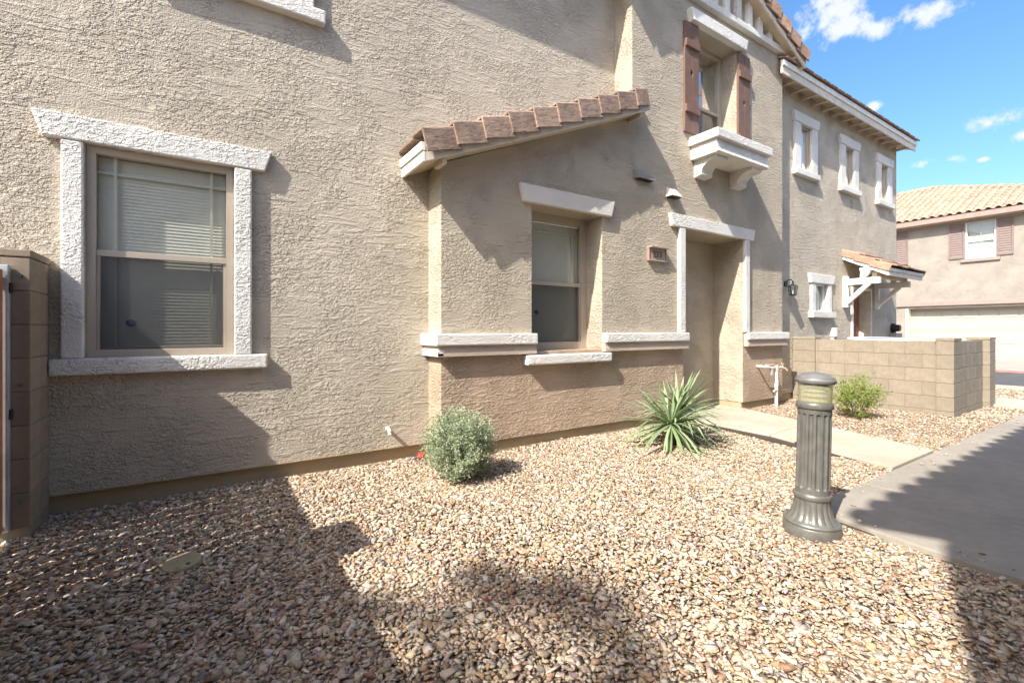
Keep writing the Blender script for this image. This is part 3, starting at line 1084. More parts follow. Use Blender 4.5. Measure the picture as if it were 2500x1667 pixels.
# bay roof: slope climbs along +x, rake faces the viewer
YR = 3.82
rx0, rz0 = 1.60, 2.735                          # lower corner, underside of the fascia
bay_deck = MB().prism([(rx0 + .02, rz0 + .02), (4.55, rz0 + .02 + SL * 2.93), (4.55, rz0 + .15 + SL * 2.93), (rx0 + .02, rz0 + .13)], YR + .03, YM + .002)
bay_roof = bay_deck.build('bay_roof', 'paint_soffit', house)
MB().prism([(rx0, rz0), (4.54, rz0 + SL * 2.94), (4.54, rz0 + .15 + SL * 2.94), (rx0, rz0 + .16)], YR, YR + .029).build('fascia_board', 'paint_cream', bay_roof, .004)
MB().box(rx0 - .026, rx0 - .001, YR - .002, YM + .002, rz0 - .004, rz0 + .085).build('fascia_board', 'paint_white', bay_roof, .004)
MB().box(rx0 - .044, rx0 - .001, YR - .004, YM + .002, rz0 + .09, rz0 + .165).build('fascia_board', 'paint_white', bay_roof, .004)
MB().box(4.40, 4.44, YR + .032, YT - .003, rz0 + SL * 2.80 - .045, rz0 + SL * 2.80 + .02).build('outlooker', 'paint_soffit', bay_roof, .003)
MB().box(1.78, 1.82, YR + .032, YT - .003, rz0 + SL * .18 - .045, rz0 + SL * .18 + .03).build('outlooker', 'paint_soffit', bay_roof, .003)
th = math.atan(SL); ex = .322
for i in range(10):
    s = i * ex - .03
    tl = th - .12
    org = Vector((rx0 - .02 + s * math.cos(th), YR - .028, rz0 + .255 + s * math.sin(th)))
    M = frame_matrix(org + Vector((0, -.012, 0)), (math.cos(tl), 0, math.sin(tl)), (0, 1, 0), (-math.sin(tl), 0, math.cos(tl))) @ Matrix.Rotation(R(3.6), 4, 'Z')
    if i == 9:
        M = M @ Matrix.Diagonal((.62, 1, 1, 1))
    place('rake_tile', RT, M, bay_roof)
    for j in range(2):
        yy = YR + .155 + j * .19
        M2 = frame_matrix(org + Vector((-.015, yy - YR + .028, -.022)), (math.cos(tl), 0, math.sin(tl)), (0, 1, 0), (-math.sin(tl), 0, math.cos(tl))) @ Matrix.Diagonal((.95, .185 / .30, 1, 1))
        place('roof_tile', FT, M2, bay_roof)

# tower gable roof, ridge along y
YG = 3.83
deck = MB()
ez, ex0 = 5.735, 2.15                           # underside at the eave, half span
for s in (-1, 1):
    xe = 6.31 + s * ex0
    za = ez + .41 * ex0
    deck.prism([(xe, ez), (6.31, za), (6.31, za + .15), (xe, ez + .15)], YG + .03, 9.0)
gable = deck.build('gable_roof', 'paint_soffit', house)
for s in (-1, 1):
    xe = 6.31 + s * ex0
    za = ez + .41 * ex0
    MB().prism([(xe, ez - .03), (6.31, za - .03), (6.31, za + .14), (xe, ez + .14)], YG, YG + .029).build('fascia_board', 'paint_cream', gable, .004)
    MB().box(min(xe, xe + s * .03), max(xe, xe + s * .03), YG - .002, 9, ez - .035, ez + .14).build('fascia_board', 'paint_cream', gable, .004)
    MB().box(xe - s * .24 - .02, xe - s * .24 + .02, YG + .031, YT - .003, ez + .05, ez + .095).build('outlooker', 'paint_soffit', gable, .003)
    for i in range(7):
        sl = i * .335 - .05
        tl = TH - .115
        org = Vector((xe + s * .035 - s * sl * math.cos(TH), YG - .03, ez + .24 + sl * math.sin(TH)))
        ya = (0, 1, 0)
        xa = (-s * math.cos(tl), 0, math.sin(tl)); zaV = (s * math.sin(tl), 0, math.cos(tl))
        M = frame_matrix(org + Vector((0, -.012, 0)), xa, ya, zaV) @ Matrix.Rotation(R(3.6), 4, 'Z')
        place('rake_tile', RTO if s > 0 else RT, M, gable)
    top = MB()
    for i in range(7):
        sl = i * .335 - .05
        o0 = Vector((xe + s * .035 - s * sl * math.cos(TH), YG + .14, ez + .245 + sl * math.sin(TH)))
        for j in range(4):
            if j > 0 and i > 1:
                continue
            M = frame_matrix(o0 + Vector((0, .30 * j, -.022)), (-s * math.cos(TH - .06), 0, math.sin(TH - .06)), (0, 1, 0), (s * math.sin(TH - .06), 0, math.cos(TH - .06)))
            place('roof_tile', FT, M, gable)
# main eave above the left wall
ov, mez = .36, 5.965
mr_ = MB().prism([(YM - ov, mez), (12.2, mez + .41 * 4), (12.2, mez + .2 + .41 * 4), (YM - ov, mez + .15)], -7.3, 4.4, 'X').build('main_roof', 'paint_soffit', house)
MB().box(-7.3, 4.4, YM - ov - .03, YM - ov - .001, mez - .03, mez + .15).build('fascia_board', 'paint_cream', mr_, .004)
for i in range(20):
    x = 4.35 - .31 * (i + 1)
    M = frame_matrix(Vector((x, YM - ov - .07, mez + .165)), (0, math.cos(TH), math.sin(TH)), (1, 0, 0), (0, -math.sin(TH), math.cos(TH)))
    place('roof_tile', FT, M @ Matrix.Translation((0, 0, 0)), mr_)

# vents
vt = MB().prism([(YT + .002, 3.285), (YT - .075, 3.215), (YT - .085, 3.165), (YT + .002, 3.165)], 4.50, 4.80, 'X').build('exhaust_vent', 'vent_grey', house, .004)
vt['label'] = 'flat grey vent hood in the shadow below the bay roof'
MB().box(4.515, 4.785, YT - .075, YT - .003, 3.158, 3.1645).build('vent_opening', 'dark_interior', vt)
vt = MB()
a, b = [(5.13, YT - .003, 3.17), (5.33, YT - .003, 3.17), (5.355, YT - .003, 3.03), (5.105, YT - .003, 3.03)], [(5.17, YT - .055, 3.125), (5.29, YT - .055, 3.125), (5.345, YT - .11, 3.035), (5.115, YT - .11, 3.035)]
vt.face(*b); vt.face(*a[::-1])
for i in range(4):
    j = (i + 1) % 4
    vt.face(a[i], a[j], b[j], b[i])
v2 = vt.build('dryer_vent', 'vent_white', house, .005)
v2['label'] = 'small white dryer vent hood left of the ledge corbels'
MB().box(5.14, 5.32, YT - .09, YT - .004, 3.022, 3.0295).build('vent_opening', 'dark_interior', v2)

# PVC overflow stub in the wall
st = MB().tube([(1.43, YM + .01, .315), (1.43, YM - .055, .312), (1.43, YM - .075, .295), (1.43, YM - .08, .27)], .0175, 12)
stub = st.build('drain_stub', 'pvc', house, smooth=True)

# ------------------------------------------------------------------ house number
pq = thing('house_number_sign', 'small pinkish-brown house number sign reading 223 beside the entry', 'sign', (4.92, YT, 2.16))
MB().box(4.76, 5.08, YT - .028, YT - .001, 2.165, 2.315).build('plate', 'plaque', pq, .003)
MB().box(4.745, 5.095, YT - .085, YT - .001, 2.316, 2.335).build('hood', 'plaque', pq, .004)
MB().box(4.748, 4.7595, YT - .04, YT - .001, 2.15, 2.3155).build('frame_side', 'plaque_edge', pq, .002)
MB().box(5.0805, 5.092, YT - .04, YT - .001, 2.15, 2.3155).build('frame_side', 'plaque_edge', pq, .002)
MB().box(4.76, 5.08, YT - .045, YT - .001, 2.149, 2.1645).build('frame_bottom', 'plaque', pq, .002)


def text_obj(body, size, M, mat, parent, name='numerals', ext=.003, font=None):
    cu = bpy.data.curves.new(name, 'FONT')
    cu.body = body; cu.size = size; cu.extrude = ext; cu.align_x = 'CENTER'; cu.align_y = 'CENTER'
    cu.space_character = 1.12
    tmp = bpy.data.objects.new('tmp', cu)
    COL.objects.link(tmp)
    dg = bpy.context.evaluated_depsgraph_get()
    me = bpy.data.meshes.new_from_object(tmp.evaluated_get(dg))
    bpy.data.objects.remove(tmp)
    me.materials.clear(); me.materials.append(MATS[mat])
    return place(name, me, M, parent)


text_obj('223', .115, Matrix.Translation((4.92, YT - .031, 2.238)) @ Matrix.Rotation(R(90), 4, 'X'), 'numerals', pq)


def numeral_serif(parent):
    """serif feet and caps that give the digits their roman look"""
    return


# ------------------------------------------------------------------ rear wing
wing = thing('rear_wing', 'rear wing of the row with three small white-trimmed upper windows and a shed porch roof', 'house', (11, YW, 0))
WW = [(c - .205, c + .205, 4.215, 5.065) for c in (9.365, 11.23, 13.09)]
LW = (9.72, 10.24, 1.615, 2.15)
DR = (11.37, 12.38, -.1, 2.17)
mb = MB()
wall_sheet(mb, 'Y', YW, 8.15, 13.9, WB, 5.70, [(*w, .16) for w in WW] + [(*LW, .16), (DR[0], DR[1], WB, DR[3], .24)])
mb.face((13.9, YW, WB), (13.9, 12, WB), (13.9, 12, 6), (13.9, YW, 6))
mb.build('wall', 'stucco_wing', wing, fix=False)
MB().box(8.15, 13.88, YW + .03, YW + .3, -.2, WB + .02).build('foundation', 'foundation', wing)
for x0, x1, z0, z1 in WW:
    w = window(wing, x0, x1, z0, z1, YW + .015, frame=.03, blind=True, glass='glass_sky', screen=False, slat=.05, closed=.8, blind_y=.012, hung=False)
    c = (x0 + x1) / 2
    header(w, c - .50, c + .50, 5.066, 5.25, YW - .06, YW + .004, .05)
    trim(w, 'side_trim', c - .435, c - .207, 4.212, 5.065, YW - .045, YW + .003)
    trim(w, 'side_trim', c + .207, c + .435, 4.212, 5.065, YW - .045, YW + .003)
    trim(w, 'sill', c - .47, c + .47, 4.10, 4.211, YW - .085, YW + .1)
w = window(wing, *LW, YW + .03, blind_y=.012, frame=.03, blind=True, glass='glass_clear', screen=False, slat=.05, mat='vinyl_white', closed=.8, hung=False)
header(w, 9.47, 10.49, 2.151, 2.33, YW - .06, YW + .004, .05)
trim(w, 'side_trim', 9.565, 9.718, 1.612, 2.15, YW - .045, YW + .003)
trim(w, 'side_trim', 10.242, 10.395, 1.612, 2.15, YW - .045, YW + .003)
trim(w, 'sill', 9.50, 10.45, 1.488, 1.611, YW - .10, YW + .1)
# door in its recess
d = MB().box(DR[0] + .06, DR[1] - .06, YW + .20, YW + .235, .06, DR[3] - .06).build('door', 'door_brown', wing, .004)
for x0, x1 in ((11.47, 11.82), (11.93, 12.28)):
    for z0, z1 in ((.25, .85), (1.0, 1.95)):
        MB().box(x0, x1, YW + .188, YW + .1995, z0, z1).build('door_panel', 'door_brown', d, .004)
MB().tube([(11.49, YW + .19, 1.0), (11.49, YW + .15, 1.0), (11.60, YW + .14, 1.0)], .012, 8).build('handle', 'grey_metal', d, smooth=True)
MB().box(DR[0], DR[0] + .058, YW - .03, YW + .23, .05, DR[3]).build('door_jamb', 'paint_white', wing, .004)
MB().box(DR[1] - .058, DR[1], YW - .03, YW + .23, .05, DR[3]).build('door_jamb', 'paint_cream', wing, .004)
MB().box(DR[0] + .059, DR[1] - .059, YW - .03, YW + .23, DR[3] - .058, DR[3]).build('door_head', 'paint_cream', wing, .004)
# eave and roof
wo, wez = .27, 5.535
wr = MB().prism([(YW - wo, wez + .015), (9.5, wez + .015 + .41 * 5.5), (9.5, wez + .2 + .41 * 5.5), (YW - wo, wez + .15)], 8.16, 14.12, 'X').build('wing_roof', 'paint_soffit', wing)
MB().box(7.95, 14.15, YW - wo - .03, YW - wo - .001, wez - .02, wez + .10).build('fascia_board', 'paint_cream', wr, .005)
MB().box(7.95, 14.15, YW - wo - .055, YW - wo - .001, wez + .104, wez + .195).build('fascia_board', 'paint_white', wr, .005)
for i in range(14):
    x = 8.4 + i * .41
    MB().box(x, x + .04, YW - wo, YW - .002, wez + .018 - .04, wez + .03).build('outlooker', 'paint_soffit', wr, .002)
for i in range(20):
    x = 7.98 + .31 * i
    jz = random.uniform(-.006, .006)
    M = frame_matrix(Vector((x, YW - wo - .10, wez + .205 + jz)), (0, math.cos(TH), math.sin(TH)), (1, 0, 0), (0, -math.sin(TH), math.cos(TH)))
    place('roof_tile', FT, M, wr)
    M = frame_matrix(Vector((x + .15, YW - wo + .22, wez + .205 + .16 + jz)), (0, math.cos(TH), math.sin(TH)), (1, 0, 0), (0, -math.sin(TH), math.cos(TH)))
    place('roof_tile', FT, M, wr)

# porch roof over the side door: shed roof on timber brackets
PX0, PX1, PYF = 10.97, 12.83, 3.50
ps = .62
pz_w = 2.76                                     # underside of deck at the wall


def pz(y):
    return pz_w - ps * (YW - y) * .86


porch = MB().prism([(YW + .002, pz_w), (YW + .002, pz_w + .05), (PYF, pz(PYF) + .05), (PYF, pz(PYF))], PX0 + .02, PX1 - .02, 'X').build('porch_roof', 'paint_soffit', wing)
MB().box(PX0 + .0, PX1, PYF - .03, PYF - .001, pz(PYF) - .05, pz(PYF) + .03).build('fascia_board', 'paint_cream', porch, .004)
MB().box(PX0 + .0, PX1 + .01, PYF - .05, PYF - .001, pz(PYF) + .034, pz(PYF) + .10).build('fascia_board', 'paint_cream', porch, .004)
for xx in (PX0, PX1 - .03):
    MB().prism([(YW + .002, pz_w - .045), (YW + .002, pz_w + .07), (PYF, pz(PYF) + .07), (PYF, pz(PYF) - .045)], xx, xx + .03, 'X').build('fascia_board', 'paint_white', porch, .004)
tps = math.atan(ps * .86)
PT = MB().prism([(-.012, -.10), (-.012, .02), (.0, .03), (.22, .03), (.22, .006), (.012, .006), (.012, -.10)], 0, .36, 'X').mesh('porch_rake_tile', 'tile_orange', .004)
for i in range(3):
    s = i * .30 - .03
    tl = tps - .09
    yv = Vector((0, math.cos(tl), math.sin(tl)))
    org = Vector((PX0 - .015, PYF - .05 + s * math.cos(tps), pz(PYF) + .135 + s * math.sin(tps)))
    place('rake_tile', PT, frame_matrix(org, yv, (1, 0, 0), (0, -math.sin(tl), math.cos(tl))), porch)
    orr = org + Vector((PX1 - PX0 + .03, 0, 0))
    place('rake_tile', PT, frame_matrix(orr, yv, (-1, 0, 0), (0, -math.sin(tl), math.cos(tl))), porch)
    for j in range(5):
        o2 = org + Vector((.22 + j * .292, -.02, random.uniform(-.004, .012)))
        place('roof_tile', FTO, frame_matrix(o2, yv, (1, 0, 0), (0, -math.sin(tl), math.cos(tl))) @ Matrix.Diagonal((.9, .97, 1, 1)), porch)
for k, xc in enumerate((11.02, 12.62)):
    br = MB().box(xc - .045, xc + .045, YW - .085, YW - .001, 1.72, 2.36).build('bracket', 'paint_white', porch, .006)
    MB().box(xc - .047, xc + .047, 3.62, YW - .086, 2.175, 2.30).build('bracket_arm', 'paint_white', br, .006)
    MB().beam((xc, YW - .05, 1.80), (xc, 3.80, 2.19), .08, .085, (1, 0, 0)).build('bracket_brace', 'paint_white', br, .006)
MB().prism([(3.88, 2.302), (3.80, 2.38), (3.76, 2.47), (3.74, 2.50), (3.96, 2.50), (3.94, 2.42), (3.95, 2.302)], 10.975, 11.065, 'X').build('scroll_block', 'paint_white', porch, .005)
MB().prism([(3.88, 2.302), (3.80, 2.38), (3.76, 2.47), (3.74, 2.50), (3.96, 2.50), (3.94, 2.42), (3.95, 2.302)], 12.575, 12.665, 'X').build('scroll_block', 'paint_white', porch, .005)
MB().box(11.10, 12.75, 3.70, 3.79, 2.305, 2.42).build('purlin', 'paint_soffit', porch, .006)
# boxes on the wing wall
MB().box(10.40, 10.52, YW - .09, YW - .002, 1.12, 1.30).build('utility_box', 'paint_white', wing, .006)
MB().box(10.42, 10.47, YW - .06, YW - .002, .2, 1.119).build('conduit', 'pvc_tan', wing, .004)
mt = MB().tube([(13.62, YW - .002, 1.30), (13.62, YW - .06, 1.30)], .11, 18).build('meter_base', 'black_metal', wing, smooth=True)
MB().tube([(13.62, YW - .061, 1.30), (13.62, YW - .16, 1.30)], [.085, .075], 18).build('meter_dome', 'black_metal', mt, smooth=True)
MB().box(13.45, 13.84, YW - .13, YW - .002, .8, 1.18).build('meter_box', 'grey_metal', wing, .006)

# ------------------------------------------------------------------ wall lantern
lan = thing('wall_lantern', 'black wall lantern in the shadow at the tower corner', 'lamp', (8.66, YW, 1.9))
lx, ly = 8.655, YW - .13
MB().tube([(lx, YW - .001, 2.08), (lx, YW - .02, 2.08)], .05, 14).build('back_plate', 'black_metal', lan, smooth=True)
arc = [(lx, YW - .02, 2.08)]
for i in range(9):
    a = math.pi * i / 8
    arc.append((lx, YW - .075 + .055 * math.cos(a), 2.10 + .05 * math.sin(a)))
MB().tube(arc[1:], .008, 8).build('scroll_arm', 'black_metal', lan, smooth=True)
MB().tube([(lx, ly, 2.12), (lx, ly, 2.06)], .012, 8).build('stem', 'black_metal', lan, smooth=True)
MB().lathe([(.012, 2.075), (.03, 2.06), (.085, 2.025), (.088, 2.018)], lx, ly, 6).build('roof', 'black_metal', lan)
g = MB().lathe([(.052, 1.885), (.07, 2.015)], lx, ly, 6).build('glass', 'glass_clear', lan)
for i in range(6):
    a = 2 * math.pi * i / 6
    MB().tube([(lx + .054 * math.cos(a), ly + .054 * math.sin(a), 1.885), (lx + .073 * math.cos(a), ly + .073 * math.sin(a), 2.017)], .005, 6).build('glazing_bar', 'black_metal', lan)
MB().lathe([(.02, 1.855), (.058, 1.875), (.06, 1.886)], lx, ly, 6).build('base', 'black_metal', lan)
MB().lathe([(.012, 1.887), (.012, 1.95), (.004, 1.965)], lx, ly, 8).build('candle', 'pvc', lan, smooth=True)

# ------------------------------------------------------------------ block walls
BH = .2032
BLK = {}


def block_mesh(lx, ly, h=BH, mat='block'):
    k = (round(lx, 3), round(ly, 3), round(h, 3), mat)
    if k not in BLK:
        g = .0024
        BLK[k] = MB().box(g, lx - g, 0, ly, g, h - g).mesh('block', mat, .005) if lx >= ly else MB().box(0, lx, g, ly - g, g, h - g).mesh('block', mat, .005)
    return BLK[k]


def block_pier(root, x0, x1, y0, y1, z0, n, mat='block', cap=.045):
    MB().box(x0 + .006, x1 - .006, y0 + .006, y1 - .006, z0, z0 + n * BH - .004).build('mortar_core', 'mortar', root)
    for i in range(n):
        me = MB().box(0, x1 - x0, 0, y1 - y0, .003, BH - .003).mesh('block', mat, .006) if ('p', x1 - x0, y1 - y0, mat) not in BLK else BLK[('p', x1 - x0, y1 - y0, mat)]
        BLK[('p', x1 - x0, y1 - y0, mat)] = me
        place('block', me, Matrix.Translation((x0, y0, z0 + i * BH)), root)
    if cap:
        MB().box(x0 - .004, x1 + .004, y0 - .004, y1 + .004, z0 + n * BH + .002, z0 + n * BH + cap).build('cap', mat, root, .006)


def block_run(root, axis, c0, c1, a0, a1, z0, n, mat='block', start=0.0):
    """running bond wall along axis between a0 and a1, thickness c0..c1"""
    L = .4064
    if axis == 'Y':
        MB().box(c0 + .006, c1 - .006, a0, a1, z0, z0 + n * BH - .004).build('mortar_core', 'mortar', root)
    else:
        MB().box(a0, a1, c0 + .006, c1 - .006, z0, z0 + n * BH - .004).build('mortar_core', 'mortar', root)
    for i in range(n):
        a = a0 - (L / 2 if i % 2 else 0) - start
        while a < a1 - .01:
            b0, b1 = max(a, a0), min(a + L, a1)
            if b1 - b0 > .03:
                if axis == 'Y':
                    me = block_mesh(c1 - c0, b1 - b0, BH, mat) if c1 - c0 < b1 - b0 else MB().box(0, c1 - c0, .0024, b1 - b0 - .0024, .0024, BH - .0024).mesh('block', mat, .005)
                    place('block', me, Matrix.Translation((c0, b0, z0 + i * BH)), root)
                else:
                    me = block_mesh(b1 - b0, c1 - c0, BH, mat)
                    place('block', me, Matrix.Translation((b0, c0, z0 + i * BH)), root)
            a += L


yard = thing('block_wall', 'low tan concrete block wall around the side courtyard', 'wall', (9, 3, 0))
Z0 = 1.09 - 6 * BH
block_run(yard, 'Y', 8.95, 9.10, 2.26, 4.235, Z0, 6, start=.24)
block_pier(yard, 8.905, 9.255, 2.06, 2.258, Z0, 6)
block_pier(yard, 8.915, 9.115, 3.88, 4.246, Z0, 6)
block_run(yard, 'X', 2.10, 2.25, 9.257, 10.60, Z0, 6, start=.1)
block_pier(yard, 10.602, 10.95, 2.02, 2.30, Z0, 6)

# gate side: pier, gate, second pier and garden wall out of the picture
gw = thing('gate_pier', 'tan concrete block pier at the left edge holding the side gate', 'wall', (-1.1, 4.1, 0))
block_pier(gw, -1.306, -.90, 3.95, 4.343, 1.69 - 9 * BH, 9, 'block_dark')
for z in (1.58, .92, .22):
    MB().tube([(-.945, 3.951, z), (-.945, 3.943, z)], .012, 12).build('bolt', 'bronze', gw, smooth=True)
gw2 = thing('garden_wall', 'tan concrete block garden wall beyond the gate, outside the frame', 'wall', (-1.06, 1, 0))
block_pier(gw2, -1.306, -.90, 2.19, 2.596, 1.69 - 9 * BH, 9, 'block_dark')
MB().box(-1.18, -1.03, -.72, 2.188, -.2, 1.66).build('wall_body', 'block_dark', gw2, .01)

gate = thing('side_gate', 'reddish-brown boarded gate in a galvanised frame at the left edge', 'gate', (-.96, 3.15, .05))
GY0, GY1, GX = 2.62, 3.945, -1.045
MB().box(GX - .02, GX + .062, GY1 - .04, GY1, .06, 1.635).build('stile', 'galvanised', gate, .004)
MB().box(GX - .02, GX + .025, GY0, GY0 + .04, .06, 1.60).build('stile', 'galvanised', gate, .004)
MB().box(GX - .02, GX + .02, GY0 + .041, GY1 - .041, .08, .12).build('rail', 'galvanised', gate, .004)
MB().box(GX - .02, GX + .02, GY0 + .041, GY1 - .041, 1.545, 1.585).build('rail', 'galvanised', gate, .004)
nb = 9
bw = (GY1 - GY0 - .084) / nb
for i in range(nb):
    y = GY0 + .042 + i * bw
    MB().box(GX + .0205, GX + .042, y + .006, y + bw - .006, .07, 1.605).build('board', 'cedar', gate, .003)
for z in (1.50, .75):
    MB().box(GX + .0625, GX + .072, GY1 - .036, GY1 + .003, z - .03, z + .03).build('hinge', 'black_metal', gate, .003)

# ------------------------------------------------------------------ bollard light
bol = thing('bollard_light', 'dark bronze fluted bollard path light beside the sidewalk', 'lamp', (3.15, 1.39, 0))
bx, by = 0.0, 0.0


def bolparts(parts):
    T = Matrix.Translation((3.15, 1.39, 0)) @ Matrix.Rotation(R(1.5), 4, Vector((.549, .836, 0)))
    for nm, mbx, mat, kw in parts:
        me = mbx.mesh(nm, mat, kw.get('bevel', 0), True)
        place(nm, me, T, bol)


def flute(nf, depth, z0, z1, ro):
    def m(a, z, r):
        t = (a * nf / (2 * math.pi)) % 1.0
        d = abs(t - .5) * 2                          # 0 at the flute's centre
        fl = max(0.0, 1 - (d / .62) ** 2) ** .5 if d < .62 else 0
        half = .62 * math.pi * ro / nf
        k = 1.0
        for e in (z0, z1):
            q = (z - e) if e == z0 else (e - z)
            if q < half:
                lim = max(0.0, 1 - ((half - max(q, 0)) / half) ** 2) ** .5
                k = 0.0 if d > .62 * lim else k
                if q <= 0: k = 0.0
        return 1 - depth * fl * k
    return m


shaft_prof = [(.094, .245)] + [(.0935 - .0015 * i / 47, .252 + .505 * i / 47) for i in range(48)] + [(.092, .765)]
flare_prof = [(.150 - .052 * (1 - (1 - i / 22) ** 2.0) ** .62, .072 + .142 * i / 22) for i in range(23)]


def flare_mod(a, z, r):
    t = (a * 18 / (2 * math.pi)) % 1.0
    k = math.sin(math.pi * min(1, max(0, (z - .072) / .142)) ** .8) ** .35
    return 1 - .055 * k * (1 - abs(math.sin(math.pi * t))) ** 1.0


bolparts([
    ('plinth', MB().lathe([(.150, -.04), (.156, -.03), (.157, .045), (.153, .052), (.154, .058), (.156, .066), (.150, .074), (.12, .076)], 0, 0, 64), 'bronze', {}),
    ('flared_base', MB().lathe(flare_prof, 0, 0, 180, flare_mod), 'bronze', {}),
    ('ring', MB().lathe([(.09, .206), (.101, .209), (.106, .218), (.106, .234), (.1, .243), (.09, .246)], 0, 0, 64), 'bronze', {}),
    ('shaft', MB().lathe(shaft_prof, 0, 0, 240, flute(14, .13, .275, .735, .0925)), 'bronze', {}),
    ('collar', MB().lathe([(.085, .764), (.100, .768), (.102, .775), (.102, .795), (.098, .802), (.088, .803)], 0, 0, 64), 'bronze', {}),
    ('lens', MB().lathe([(.0915, .8035), (.0925, .81), (.0925, .915), (.0915, .919)], 0, 0, 64), 'lamp_lens', {}),
    ('louvre', MB().lathe([(.03, .804), (.078, .812), (.072, .822), (.05, .832), (.076, .844), (.07, .853), (.05, .862), (.074, .873), (.068, .882), (.048, .89), (.07, .902), (.06, .918)], 0, 0, 48), 'lamp_reflector', {}),
    ('cap', MB().lathe([(.09, .9195), (.105, .922), (.111, .930), (.111, .942), (.106, .948), (.1045, .951), (.104, .957), (.098, .961), (.08, .972), (.055, .982), (.028, .988), (.004, .99)], 0, 0, 64), 'bronze_cap', {}),
])

# ------------------------------------------------------------------ plants
def leaf_object(name, quads, tones, mat, parent):
    """quads: (n,4,3) leaf faces"""
    q = np.asarray(quads, np.float32); n = len(q)
    me = bpy.data.meshes.new(name)
    me.vertices.add(n * 4); me.vertices.foreach_set('co', q.ravel())
    me.loops.add(n * 4); me.loops.foreach_set('vertex_index', np.arange(n * 4, dtype=np.int32))
    me.polygons.add(n); me.polygons.foreach_set('loop_start', np.arange(0, n * 4, 4, dtype=np.int32))
    me.update(calc_edges=True)
    at = me.attributes.new('tone', 'FLOAT', 'POINT')
    at.data.foreach_set('value', np.repeat(np.asarray(tones, np.float32), 4))
    me.materials.append(MATS[mat])
    return link(bpy.data.objects.new(name, me), parent)


def shrub(name, label, loc, rx, ry, h, stems, leaves_per, leaf_len, leaf_w, mat, seed, openness=.55, droop=.2, up=.5, zc=.55):
    rs = np.random.default_rng(seed)
    root = thing(name, label, 'shrub', loc)
    L = Vector(loc)
    st = MB(); quads, tones = [], []
    lump = rs.normal(size=(9, 3)); lump /= np.linalg.norm(lump, axis=1)[:, None]
    for i in range(stems):
        d = rs.normal(size=3); d[2] = d[2] * .8 + up; d /= np.linalg.norm(d)
        bump = 1 + .26 * max(0, (lump @ d).max() - .70) / .30 - .17
        rad = rs.uniform(openness, 1.0) ** .6 * bump
        tip = np.array([loc[0] + d[0] * rx * rad, loc[1] + d[1] * ry * rad, loc[2] + max(.03, h * zc + d[2] * h * (1 - zc) * rad)])
        base = np.array([loc[0] + rs.normal() * .03, loc[1] + rs.normal() * .03, loc[2] - .01])
        mid = base * .45 + tip * .55 + np.array([0, 0, .06]) * (1 if up > .3 else .3) + rs.normal(size=3) * .02
        if i % 6 == 0:
            st.tube([base, mid, tip], [.0045, .003, .0012], 5, False)
        for k in range(leaves_per):
            t = rs.uniform(.35, 1.02) ** .7
            p = (1 - t) ** 2 * base + 2 * t * (1 - t) * mid + t * t * tip + rs.normal(size=3) * .012
            if p[2] < loc[2] + .012: p[2] = loc[2] + .012 + rs.uniform(0, .03)
            ax = (tip - mid); ax /= np.linalg.norm(ax) + 1e-9
            dr = ax * .5 + rs.normal(size=3) * .75; dr[2] -= droop * .3; dr /= np.linalg.norm(dr)
            sd = np.cross(dr, rs.normal(size=3)); sd /= np.linalg.norm(sd) + 1e-9
            ln = leaf_len * rs.uniform(.6, 1.25); w = leaf_w * rs.uniform(.7, 1.2)
            quads.append([p, p + dr * ln * .45 + sd * w / 2, p + dr * ln, p + dr * ln * .45 - sd * w / 2])
            tones.append(np.clip(rs.normal(.5, .25), 0, 1))
    leaf_object('foliage', quads, tones, mat, root)
    st.build('stems', 'bark', root, fix=False)
    return root


shrub('sage_shrub', 'rounded grey-green shrub against the corner of the bay', (1.80, 3.52, 0), .37, .35, .68, 900, 30, .0225, .0098, 'leaf_grey', 5, .42, up=.25, zc=.47)
shrub('leafy_shrub', 'loose yellow-green shrub in front of the low block wall', (7.75, 2.82, 0), .47, .42, .70, 150, 30, .038, .012, 'leaf_green', 8, .25, up=.40, zc=.46)


